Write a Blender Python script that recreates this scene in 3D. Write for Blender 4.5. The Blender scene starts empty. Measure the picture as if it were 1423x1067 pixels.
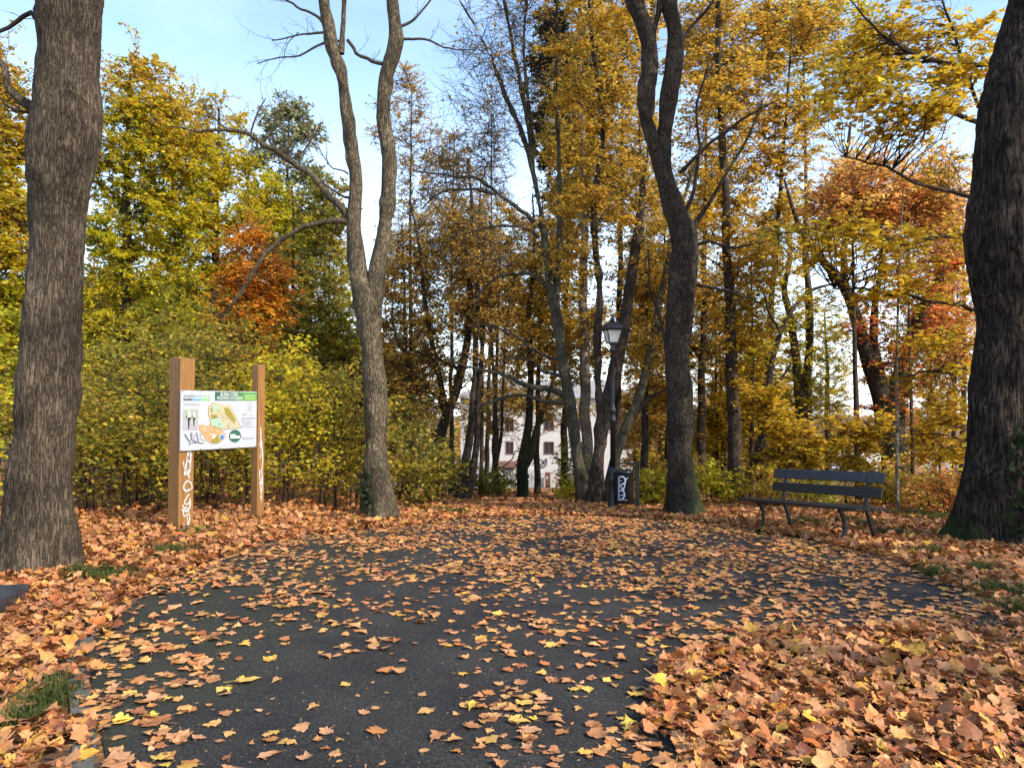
import bpy, bmesh, math, random
import numpy as np
from mathutils import Vector, Matrix
R = math.radians
rng = np.random.default_rng(7)
random.seed(7)
S = bpy.context.scene
COL = S.collection

# ------------------------------------------------------------------ camera numbers (used to survey the place)
F, CX, CY, CAMH, PITCH = 1035.0, 711.5, 533.5, 1.70, R(1.6)

def gz(x, y):
    """height of the ground"""
    x = np.asarray(x, float); y = np.asarray(y, float)
    u = x / np.maximum(y, 6.0)
    w = np.clip((u + 0.36) / 0.24, 0, 1); w = w * w * (3 - 2 * w)
    a = 0.008 + 0.037 * w
    b = 0.030 + 0.075 * w
    yy = np.minimum(y, 125)
    sp = lambda t, k: k * np.logaddexp(0, t / k)
    z = -a * sp(yy - 4, .8) - (b - a) * sp(yy - 16.5, 1.5)
    z = z + 0.03 * np.sin(x * 0.9 + 1.0) * np.sin(y * 0.55) * np.clip((np.abs(x) - 2.5) / 3, 0, 1)
    return z

def W(px, py, d):
    """point seen at photo pixel (px, py) at distance d"""
    dx = (px - CX) / F; dz = -(py - CY) / F
    vy = math.cos(PITCH) - dz * math.sin(PITCH); vz = math.sin(PITCH) + dz * math.cos(PITCH)
    return np.array([dx / vy * d, d, CAMH + vz / vy * d])

def G(px, py):
    lo, hi = 1.0, 160.0
    f = lambda d: W(px, py, d)[2] - float(gz(W(px, py, d)[0], d))
    d = lo
    while d < hi and f(d) > 0: d *= 1.02
    a, b = d / 1.02, d
    for _ in range(40):
        m = .5 * (a + b)
        if f(m) > 0: a = m
        else: b = m
    return W(px, py, b)

def proj(P):
    x, y, z = P[..., 0], P[..., 1], P[..., 2] - CAMH
    c, s = math.cos(PITCH), math.sin(PITCH)
    f = y * c + z * s; v = z * c - y * s
    f = np.where(f < .1, .1, f)
    return CX + F * x / f, CY - F * v / f

# ------------------------------------------------------------------ mesh helpers
def new_mesh(name, V, faces, smooth=False, mats=(), cols=None, mat_idx=None):
    """faces: list of int arrays (k, n)"""
    me = bpy.data.meshes.new(name)
    V = np.asarray(V, np.float32)
    faces = [np.asarray(f, np.int32) for f in faces if len(f)]
    me.vertices.add(len(V)); me.vertices.foreach_set('co', V.ravel())
    nl = sum(f.size for f in faces); nf = sum(len(f) for f in faces)
    me.loops.add(nl); me.polygons.add(nf)
    me.loops.foreach_set('vertex_index', np.concatenate([f.ravel() for f in faces]))
    tot = np.concatenate([np.full(len(f), f.shape[1], np.int32) for f in faces])
    st = np.concatenate([[0], np.cumsum(tot)[:-1]]).astype(np.int32)
    me.polygons.foreach_set('loop_start', st)
    try: me.polygons.foreach_set('loop_total', tot)
    except Exception: pass
    if mat_idx is not None: me.polygons.foreach_set('material_index', np.asarray(mat_idx, np.int32))
    me.polygons.foreach_set('use_smooth', np.full(nf, bool(smooth)))
    me.update(calc_edges=True)
    if cols is not None:
        a = me.attributes.new('leaf_col', 'FLOAT_COLOR', 'FACE')
        c = np.ones((nf, 4), np.float32); c[:, :3] = cols
        a.data.foreach_set('color', c.ravel())
    for m in mats: me.materials.append(m)
    return me

def link(name, me, parent=None, loc=None):
    o = bpy.data.objects.new(name, me); COL.objects.link(o)
    if parent is not None: o.parent = parent
    if loc is not None: o.location = loc
    return o

def thing(name, label, cat, loc=(0, 0, 0), rz=0, group=None):
    o = bpy.data.objects.new(name, None); COL.objects.link(o)
    o.empty_display_size = .2
    o.location = loc; o.rotation_euler = (0, 0, rz)
    o['label'] = label; o['category'] = cat
    if group: o['group'] = group
    return o

def tag(o, label, cat, group=None):
    o['label'] = label; o['category'] = cat
    if group: o['group'] = group
    return o

def kind(o, k, label=None, cat=None):
    o['kind'] = k
    if label: o['label'] = label
    if cat: o['category'] = cat
    return o

class MB:
    """collects boxes, bars, tubes, prisms"""
    def __init__(s): s.bm = bmesh.new()
    def box(s, c, d, rot=None, bev=0.0):
        m = Matrix.Translation(Vector(c)) @ (rot.to_4x4() if rot else Matrix.Identity(4)) @ Matrix.Diagonal((*d, 1))
        r = bmesh.ops.create_cube(s.bm, size=1, matrix=m)
        if bev > 0:
            es = list({e for v in r['verts'] for e in v.link_edges})
            bmesh.ops.bevel(s.bm, geom=es, offset=bev, segments=2, affect='EDGES', profile=.6)
        return s
    def cyl(s, p0, p1, r0, r1=None, n=20, bev=0):
        r1 = r0 if r1 is None else r1
        p0, p1 = Vector(p0), Vector(p1); d = p1 - p0
        q = d.to_track_quat('Z', 'Y').to_matrix().to_4x4()
        bmesh.ops.create_cone(s.bm, cap_ends=True, segments=n, radius1=r0, radius2=max(r1, 1e-4), depth=d.length,
                              matrix=Matrix.Translation((p0 + p1) / 2) @ q)
        return s
    def lathe(s, prof, n=28, c=(0, 0, 0)):
        rings = []
        for r, z in prof:
            rings.append([s.bm.verts.new((c[0] + r * math.cos(2 * math.pi * k / n), c[1] + r * math.sin(2 * math.pi * k / n), c[2] + z)) for k in range(n)])
        for a, b in zip(rings, rings[1:]):
            for k in range(n):
                s.bm.faces.new((a[k], a[(k + 1) % n], b[(k + 1) % n], b[k])).smooth = True
        s.bm.faces.new(rings[0][::-1]); s.bm.faces.new(rings[-1])
        return s
    def bar(s, pts, w, h, side=(1, 0, 0)):
        """rectangular bar along a polyline; w along 'side'"""
        pts = [Vector(p) for p in pts]; sd = Vector(side).normalized(); rings = []
        for i, p in enumerate(pts):
            t = (pts[min(i + 1, len(pts) - 1)] - pts[max(i - 1, 0)]).normalized()
            n = sd.cross(t).normalized()
            hh = h[i] if hasattr(h, '__len__') else h
            rings.append([s.bm.verts.new(p + sd * (a * w / 2) + n * (b * hh / 2)) for a, b in ((-1, -1), (1, -1), (1, 1), (-1, 1))])
        for a, b in zip(rings, rings[1:]):
            for k in range(4): s.bm.faces.new((a[k], a[(k + 1) % 4], b[(k + 1) % 4], b[k]))
        s.bm.faces.new(rings[0][::-1]); s.bm.faces.new(rings[-1])
        return s
    def prism(s, poly, M, t):
        """2-D polygon (u, v) placed by matrix M, thickness t along +Z of M"""
        a = [s.bm.verts.new(M @ Vector((u, v, 0))) for u, v in poly]
        b = [s.bm.verts.new(M @ Vector((u, v, t))) for u, v in poly]
        n = len(poly)
        s.bm.faces.new(a[::-1]); s.bm.faces.new(b)
        for k in range(n): s.bm.faces.new((a[k], a[(k + 1) % n], b[(k + 1) % n], b[k]))
        return s
    def stroke(s, pts, w, M, t=.002):
        """painted stroke: thin ribbon along a 2-D polyline"""
        P = [Vector((p[0], p[1])) for p in pts]; L = []; Rr = []
        for i, p in enumerate(P):
            d = (P[min(i + 1, len(P) - 1)] - P[max(i - 1, 0)])
            d = d.normalized() if d.length > 1e-9 else Vector((1, 0))
            n = Vector((-d.y, d.x)); ww = w * (.75 + .5 * random.random()) / 2
            L.append(p + n * ww); Rr.append(p - n * ww)
        for i in range(len(P) - 1):
            q = [Rr[i], Rr[i + 1], L[i + 1], L[i]]
            a = [s.bm.verts.new(M @ Vector((v.x, v.y, t))) for v in q]
            s.bm.faces.new(a)
        return s
    def build(s, name, mat, parent=None, loc=None, smooth=False):
        bmesh.ops.recalc_face_normals(s.bm, faces=s.bm.faces[:])
        me = bpy.data.meshes.new(name); s.bm.to_mesh(me); s.bm.free()
        if smooth:
            me.polygons.foreach_set('use_smooth', np.full(len(me.polygons), True))
        me.materials.append(mat)
        return link(name, me, parent, loc)

def text_mesh(txt, size, align='LEFT'):
    cu = bpy.data.curves.new('t', 'FONT'); cu.body = txt; cu.size = size; cu.align_x = align; cu.resolution_u = 2
    o = bpy.data.objects.new('t', cu); COL.objects.link(o)
    dg = bpy.context.evaluated_depsgraph_get(); dg.update()
    me = bpy.data.meshes.new_from_object(o.evaluated_get(dg))
    bpy.data.objects.remove(o); bpy.data.curves.remove(cu)
    return me

# ------------------------------------------------------------------ materials
def mat(name):
    m = bpy.data.materials.new(name); m.use_nodes = True
    nt = m.node_tree; b = nt.nodes['Principled BSDF']
    return m, nt, b

def N(nt, t, **kw):
    n = nt.nodes.new(t)
    for k, v in kw.items():
        if k in n.inputs.keys() if isinstance(k, str) else False: n.inputs[k].default_value = v
        else: setattr(n, k, v)
    return n

def ramp(nt, fac, stops):
    r = nt.nodes.new('ShaderNodeValToRGB')
    e = r.color_ramp.elements
    while len(e) < len(stops): e.new(.5)
    for q, (p, c) in zip(e, stops): q.position = p; q.color = (*c, 1)
    nt.links.new(fac, r.inputs[0]); return r.outputs[0]

def noise(nt, vec, scale, detail=4, rough=.6, dist=0):
    n = nt.nodes.new('ShaderNodeTexNoise'); n.inputs['Scale'].default_value = scale
    n.inputs['Detail'].default_value = detail; n.inputs['Roughness'].default_value = rough; n.inputs['Distortion'].default_value = dist
    if vec is not None: nt.links.new(vec, n.inputs['Vector'])
    return n.outputs['Fac']

def mixc(nt, fac, a, b, mode='MIX'):
    m = nt.nodes.new('ShaderNodeMix'); m.data_type = 'RGBA'; m.blend_type = mode
    for s, v in ((m.inputs[0], fac), (m.inputs[6], a), (m.inputs[7], b)):
        if hasattr(v, 'is_output'): nt.links.new(v, s)
        else: s.default_value = v if not isinstance(v, tuple) else (*v, 1)
    return m.outputs[2]

def math_(nt, op, a, b=None):
    m = nt.nodes.new('ShaderNodeMath'); m.operation = op
    for s, v in ((m.inputs[0], a), (m.inputs[1], b)):
        if v is None: continue
        if hasattr(v, 'is_output'): nt.links.new(v, s)
        else: s.default_value = v
    return m.outputs[0]

def coords(nt, kind_='Object', scale=(1, 1, 1)):
    tc = nt.nodes.new('ShaderNodeTexCoord'); mp = nt.nodes.new('ShaderNodeMapping')
    mp.inputs['Scale'].default_value = scale
    nt.links.new(tc.outputs[kind_], mp.inputs['Vector']); return mp.outputs[0]

def bump(nt, b, h, strength, dist):
    n = nt.nodes.new('ShaderNodeBump'); n.inputs['Strength'].default_value = strength; n.inputs['Distance'].default_value = dist
    nt.links.new(h, n.inputs['Height']); nt.links.new(n.outputs[0], b.inputs['Normal'])

def plain(name, c, rough=.6, var=.25, scale=8, metal=0, spec=.5, bmp=0):
    m, nt, b = mat(name)
    v = coords(nt); f = noise(nt, v, scale, 5)
    col = ramp(nt, f, [(.3, tuple(x * (1 - var) for x in c)), (.7, tuple(min(1, x * (1 + var)) for x in c))])
    nt.links.new(col, b.inputs['Base Color'])
    b.inputs['Roughness'].default_value = rough; b.inputs['Metallic'].default_value = metal; b.inputs['Specular IOR Level'].default_value = spec
    if bmp: bump(nt, b, noise(nt, v, scale * 8, 3), bmp, .004)
    return m

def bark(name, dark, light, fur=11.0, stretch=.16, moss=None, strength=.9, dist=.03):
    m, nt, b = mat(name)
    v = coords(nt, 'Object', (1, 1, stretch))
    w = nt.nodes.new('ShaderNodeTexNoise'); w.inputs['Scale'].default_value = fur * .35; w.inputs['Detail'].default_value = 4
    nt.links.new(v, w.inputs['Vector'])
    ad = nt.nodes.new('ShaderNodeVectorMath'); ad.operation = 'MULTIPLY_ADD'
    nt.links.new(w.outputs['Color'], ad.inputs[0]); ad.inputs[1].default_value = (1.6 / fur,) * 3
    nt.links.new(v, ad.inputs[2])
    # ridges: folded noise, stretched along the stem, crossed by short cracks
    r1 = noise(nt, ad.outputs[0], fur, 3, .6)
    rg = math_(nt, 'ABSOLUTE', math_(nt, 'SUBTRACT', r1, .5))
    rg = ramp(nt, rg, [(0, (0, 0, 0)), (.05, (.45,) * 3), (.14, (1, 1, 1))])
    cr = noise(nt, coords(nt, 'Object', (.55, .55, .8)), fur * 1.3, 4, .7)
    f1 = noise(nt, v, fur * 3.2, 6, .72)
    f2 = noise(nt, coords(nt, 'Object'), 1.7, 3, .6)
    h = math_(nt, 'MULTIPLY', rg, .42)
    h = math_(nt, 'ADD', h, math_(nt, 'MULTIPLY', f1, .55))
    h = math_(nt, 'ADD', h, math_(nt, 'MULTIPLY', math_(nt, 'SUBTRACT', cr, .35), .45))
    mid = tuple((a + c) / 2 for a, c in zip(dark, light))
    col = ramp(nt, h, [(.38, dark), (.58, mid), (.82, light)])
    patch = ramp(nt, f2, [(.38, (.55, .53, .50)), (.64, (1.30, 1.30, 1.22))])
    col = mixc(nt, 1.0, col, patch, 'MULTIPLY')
    lich = ramp(nt, noise(nt, coords(nt, 'Object', (1, 1, .6)), 9, 5, .75), [(.6, (0, 0, 0)), (.74, (1, 1, 1))])
    col = mixc(nt, math_(nt, 'MULTIPLY', lich, .35), col, (.20, .21, .14))
    if moss:
        sx = nt.nodes.new('ShaderNodeSeparateXYZ'); tc = nt.nodes.new('ShaderNodeTexCoord')
        nt.links.new(tc.outputs['Object'], sx.inputs[0])
        # moss grows on a side (dir) and between heights
        dx, dy, z0, z1, amt, th = moss
        side = math_(nt, 'ADD', math_(nt, 'MULTIPLY', sx.outputs[0], dx), math_(nt, 'MULTIPLY', sx.outputs[1], dy))
        zf = nt.nodes.new('ShaderNodeMapRange'); zf.inputs[1].default_value = z0; zf.inputs[2].default_value = z1
        zf.inputs[3].default_value = 1; zf.inputs[4].default_value = 0; nt.links.new(sx.outputs[2], zf.inputs[0])
        g = math_(nt, 'ADD', math_(nt, 'ADD', side, zf.outputs[0]), math_(nt, 'MULTIPLY', noise(nt, coords(nt), 6, 5, .7), .9))
        mk = ramp(nt, g, [(min(.98, th), (0, 0, 0)), (min(1, th + .2), (1, 1, 1))]) if th < 1 else ramp(nt, math_(nt, 'MULTIPLY', g, .5), [(th / 2, (0, 0, 0)), (th / 2 + .12, (1, 1, 1))])
        col = mixc(nt, math_(nt, 'MULTIPLY', mk, amt), col, (.035, .055, .012))
    nt.links.new(col, b.inputs['Base Color'])
    b.inputs['Roughness'].default_value = .9; b.inputs['Specular IOR Level'].default_value = .2
    bump(nt, b, h, strength, dist)
    return m

def leaf_material(name, trans=.42, rough=.55, under=None):
    m, nt, b = mat(name)
    at = nt.nodes.new('ShaderNodeAttribute'); at.attribute_name = 'leaf_col'
    col = at.outputs['Color']
    v = coords(nt); col = mixc(nt, .55, col, mixc(nt, 1.0, col, ramp(nt, noise(nt, v, 60 if under else 25, 3, .7), [(.3, (.55, .5, .45)), (.7, (1.35, 1.35, 1.3))]), 'MULTIPLY'))
    if under:
        ge = nt.nodes.new('ShaderNodeNewGeometry')
        col = mixc(nt, math_(nt, 'MULTIPLY', ge.outputs['Backfacing'], .4), col, under)
    nt.links.new(col, b.inputs['Base Color']); b.inputs['Roughness'].default_value = rough
    b.inputs['Specular IOR Level'].default_value = .3
    tr = nt.nodes.new('ShaderNodeBsdfTranslucent'); nt.links.new(col, tr.inputs['Color'])
    mx = nt.nodes.new('ShaderNodeMixShader'); mx.inputs[0].default_value = trans
    nt.links.new(b.outputs[0], mx.inputs[1]); nt.links.new(tr.outputs[0], mx.inputs[2])
    nt.links.new(mx.outputs[0], nt.nodes['Material Output'].inputs['Surface'])
    return m

LEAF = leaf_material('leaf', .56)
FALLEN = leaf_material('fallen_leaf', .12, .55, under=(.50, .25, .115))
GRASSM = leaf_material('grass_blade', .3)
NEEDLE = leaf_material('needle', .15)
B_LEFT = bark('bark_furrowed', (.040, .030, .020), (.175, .133, .092), 34, .13, moss=(0.0, 0, -.2, .5, .7, 1.25), strength=1, dist=.045)
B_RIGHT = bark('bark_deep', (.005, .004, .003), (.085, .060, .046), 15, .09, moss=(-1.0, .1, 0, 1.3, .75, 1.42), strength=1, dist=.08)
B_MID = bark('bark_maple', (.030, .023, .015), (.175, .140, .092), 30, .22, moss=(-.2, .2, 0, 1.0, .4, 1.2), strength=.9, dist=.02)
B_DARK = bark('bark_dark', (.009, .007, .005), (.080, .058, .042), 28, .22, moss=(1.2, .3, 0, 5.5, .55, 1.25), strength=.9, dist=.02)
B_GREY = bark('bark_grey_green', (.028, .025, .017), (.115, .10, .070), 20, .35, strength=.5, dist=.012)
B_FAR = bark('bark_far', (.014, .010, .008), (.085, .062, .045), 16, .25, strength=.6, dist=.015)
B_PALE = bark('bark_pale', (.06, .045, .035), (.32, .27, .22), 14, .9, strength=.4, dist=.01)
TWIG = plain('twig_bark', (.026, .019, .014), .85, .35, 5, spec=.2)
TWIGG = plain('twig_bark_grey', (.050, .039, .029), .85, .3, 5, spec=.2)

def lin(r, g, b):
    f = lambda c: ((c / 255 + .055) / 1.055) ** 2.4 if c > 10 else c / 255 / 12.92
    return np.array([f(r), f(g), f(b)])

DENS = 2.1
# leaf palettes: base colours (what the leaf itself is)
PAL = dict(
    lime=[(.64, .56, .030), (.50, .51, .034), (.74, .58, .030), (.30, .36, .030), (.72, .50, .030)],
    green=[(.14, .18, .020), (.22, .22, .020), (.30, .27, .022), (.09, .13, .018)],
    olive=[(.38, .33, .045), (.26, .28, .042), (.48, .34, .045), (.18, .19, .036)],
    gold=[(.64, .41, .050), (.55, .38, .055), (.70, .43, .045), (.42, .33, .055), (.58, .29, .045)],
    yellow=[(.70, .48, .035), (.62, .45, .035), (.54, .42, .04), (.66, .37, .035)],
    yolive=[(.68, .52, .028), (.54, .45, .03), (.74, .52, .028), (.42, .40, .03)],
    brown=[(.58, .35, .075), (.44, .26, .062), (.66, .43, .075), (.34, .205, .06), (.62, .40, .08)],
    orange=[(.82, .36, .04), (.76, .30, .035), (.84, .46, .045), (.64, .24, .035)],
    coral=[(0.894, 0.432, 0.149), (0.853, 0.518, 0.127), (0.811, 0.324, 0.127), (0.874, 0.605, 0.127)],
    red=[(.66, .16, .075), (.54, .12, .06), (.72, .28, .075), (.64, .36, .05), (.70, .30, .05)],
    pine=[(.30, .32, .16), (.36, .36, .17), (.22, .25, .13), (.36, .32, .16)],
    spruce=[(.030, .040, .026), (.044, .052, .032), (.020, .030, .022)],
    hazel=[(0.317, 0.286, 0.040), (0.440, 0.361, 0.043), (0.211, 0.227, 0.036), (0.510, 0.370, 0.045), (0.414, 0.252, 0.050), (0.141, 0.176, 0.034)],
    ivy=[(.030, .050, .018), (.045, .065, .022), (.020, .036, .014)],
    litter=[(0.427, 0.154, 0.045), (0.361, 0.114, 0.029), (0.494, 0.207, 0.068), (0.228, 0.066, 0.020), (0.513, 0.255, 0.063), (0.133, 0.042, 0.018), (0.427, 0.180, 0.077), (0.494, 0.290, 0.036), (0.304, 0.092, 0.031), (0.475, 0.229, 0.099), (0.180, 0.062, 0.025)],
    scatter=[(0.500, 0.211, 0.073), (0.440, 0.162, 0.053), (0.560, 0.270, 0.102), (0.340, 0.110, 0.037), (0.580, 0.315, 0.102), (0.500, 0.225, 0.112), (0.240, 0.077, 0.031), (0.570, 0.333, 0.051)],
)

def pal_colors(pal, n, cluster=None, jit=.18):
    """per-leaf colours; cluster (n,) ints make neighbouring leaves agree"""
    P = np.array(PAL[pal] if isinstance(pal, str) else pal)
    i = rng.integers(0, len(P), n)
    if cluster is not None:
        ci = rng.integers(0, len(P), int(cluster.max()) + 1)
        i = np.where(rng.random(n) < .55, ci[cluster], i)
    j = rng.integers(0, len(P), n); t = rng.random((n, 1)) * .5
    c = P[i] * (1 - t) + P[j] * t
    return np.clip(c * np.exp(rng.normal(0, jit, (n, 1))), 0, .9)

# ------------------------------------------------------------------ numpy noise
_perm = np.random.default_rng(3).random((64, 64, 64))
def vnoise(P):
    i = np.floor(P).astype(int); f = P - i; f = f * f * (3 - 2 * f); i &= 63
    j = (i + 1) & 63; r = 0
    for a in (0, 1):
        for b in (0, 1):
            for c in (0, 1):
                w = (f[..., 0] if a else 1 - f[..., 0]) * (f[..., 1] if b else 1 - f[..., 1]) * (f[..., 2] if c else 1 - f[..., 2])
                r = r + w * _perm[j[..., 0] if a else i[..., 0], j[..., 1] if b else i[..., 1], j[..., 2] if c else i[..., 2]]
    return r * 2 - 1
def fbm(P, o=3):
    r = 0; a = 1
    for k in range(o): r = r + a * vnoise(P * (2 ** k) + 7.3 * k); a *= .5
    return r

# ------------------------------------------------------------------ tubes
def norm(a): return a / np.maximum(np.linalg.norm(a, axis=-1, keepdims=True), 1e-9)

def tube_batch(P, Rr, sides):
    """P (B,n,3) polylines, Rr (B,n) radii -> verts, quads"""
    B, n, _ = P.shape
    T = norm(np.gradient(P, axis=1))
    mt = np.abs(T.mean(1)); ref = np.eye(3)[np.argmin(mt, axis=1)][:, None, :]
    U = norm(np.cross(T, ref)); V = np.cross(T, U)
    a = np.linspace(0, 2 * np.pi, sides, endpoint=False)
    ring = P[:, :, None, :] + Rr[:, :, None, None] * (np.cos(a)[None, None, :, None] * U[:, :, None, :] + np.sin(a)[None, None, :, None] * V[:, :, None, :])
    idx = np.arange(B * n * sides).reshape(B, n, sides)
    nx = np.roll(idx, -1, axis=2)
    q = np.stack([idx[:, :-1], nx[:, :-1], nx[:, 1:], idx[:, 1:]], -1).reshape(-1, 4)
    return ring.reshape(-1, 3), q

class Tubes:
    def __init__(s): s.V = []; s.Q = []; s.n = 0
    def add(s, P, Rr, sides):
        P = np.asarray(P, float); Rr = np.asarray(Rr, float)
        if P.ndim == 2: P = P[None]; Rr = Rr[None]
        if not len(P): return
        v, q = tube_batch(P, Rr, sides); s.V.append(v); s.Q.append(q + s.n); s.n += len(v)
    def mesh(s, name, m): return new_mesh(name, np.concatenate(s.V), [np.concatenate(s.Q)], True, [m])

def catmull(P, m):
    """smooth a polyline (n,k) into m samples"""
    P = np.asarray(P, float); n = len(P)
    if n == 2:
        t = np.linspace(0, 1, m)[:, None]; return P[0] * (1 - t) + P[1] * t
    Q = np.vstack([2 * P[0] - P[1], P, 2 * P[-1] - P[-2]])
    L = np.concatenate([[0], np.cumsum(np.linalg.norm(np.diff(P[:, :3], axis=0), axis=1))])
    s = np.linspace(0, L[-1], m); i = np.clip(np.searchsorted(L, s, 'right') - 1, 0, n - 2)
    t = ((s - L[i]) / np.maximum(L[i + 1] - L[i], 1e-9))[:, None]
    a, b, c, d = Q[i], Q[i + 1], Q[i + 2], Q[i + 3]
    return .5 * ((2 * b) + (c - a) * t + (2 * a - 5 * b + 4 * c - d) * t ** 2 + (3 * b - a - 3 * c + d) * t ** 3)

# ------------------------------------------------------------------ leaves
KITE = np.array([(0, 0, 0), (.33, .42, .10), (0, 1.05, -.06), (-.33, .42, .10)])
def maple_rim():
    h = [(.10, -.05), (.34, -.12), (.36, .04), (.52, .10), (.64, .34), (.51, .385), (.345, .43), (.36, .64), (.18, .70)]
    return np.array([(0, 0)] + h + [(0, .97)] + [(-x, y) for x, y in h[::-1]], float)
RIM = maple_rim()
STAR = np.array([(0, .3), (0, 0), (.35, -.1), (.38, .09), (.62, .33), (.33, .45), (0, .97), (-.33, .45), (-.62, .33), (-.38, .09), (-.35, -.1)], float)

def frames(n, flat, droop=.25, axis=None):
    """random leaf frames: normal near up (flat 0..1), leaf direction"""
    nz = rng.normal(0, 1, (n, 3)); nz[:, 2] = np.abs(nz[:, 2])
    nrm = norm(np.array([0, 0, 1.0]) * flat * 2.2 + nz * (1.05 - flat * .45))
    a = rng.random(n) * 2 * np.pi
    d = np.stack([np.cos(a), np.sin(a), -droop * rng.random(n) * 1.6], 1)
    if axis is not None: d = d + axis * .7
    y = norm(d - nrm * (d * nrm).sum(1, keepdims=True)); x = np.cross(y, nrm)
    return x, y, nrm

def leaves(C, size, flat, cols, star=False, axis=None):
    n = len(C)
    x, y, z = frames(n, flat, .35, axis)
    sz = size * np.exp(rng.normal(0, .22, n))
    if star:
        T = np.concatenate([STAR, np.zeros((len(STAR), 1))], 1)
        T[:, 2] = .16 * np.abs(T[:, 0]) - .12 * (T[:, 1] - .3) ** 2
        k = len(T)
    else:
        T = KITE; k = 4
    V = C[:, None] + sz[:, None, None] * (T[None, :, 0, None] * x[:, None] + T[None, :, 1, None] * y[:, None] + T[None, :, 2, None] * z[:, None])
    b = (np.arange(n) * k)[:, None]
    if star:
        f = np.array([(0, i, i % 10 + 1) for i in range(1, 11)])
        Fc = (b[:, :, None] + f[None]).reshape(-1, 3); cols = np.repeat(cols, 10, 0)
    else: Fc = b + np.arange(4)[None]
    return V.reshape(-1, 3), Fc, cols

# ------------------------------------------------------------------ trees
def stem_curve(px, d, extra_d=0.0):
    """list of (px, py, width_px[, dd]) at distance d -> smoothed (m,4) points + radius"""
    A = []
    for q in px:
        dd = d + extra_d + (q[3] if len(q) > 3 else 0)
        p = W(q[0], q[1], dd); A.append([*p, q[2] * dd / F / 2])
    A = np.array(A)
    L = np.linalg.norm(np.diff(A[:, :3], axis=0), axis=1).sum()
    return A, L

def in_ellipsoids(env, d, n):
    """points in a union of ellipsoids given in photo pixels at distance d: (px, py, rx, ry[, dd[, rdepth m]])"""
    w = np.array([e[2] * e[3] for e in env], float); w /= w.sum()
    k = rng.choice(len(env), n, p=w); out = np.zeros((n, 3))
    for i, e in enumerate(env):
        m = k == i; c = m.sum()
        if not c: continue
        dd = d + (e[4] if len(e) > 4 else 0)
        ctr = W(e[0], e[1], dd); s = dd / F
        rd = e[5] if len(e) > 5 else max(.8, .8 * min(e[2], e[3]) * s)
        v = norm(rng.normal(0, 1, (c, 3))) * (rng.random((c, 1)) ** .42)
        out[m] = ctr + v * np.array([e[2] * s, rd, e[3] * s])
    return out

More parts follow.
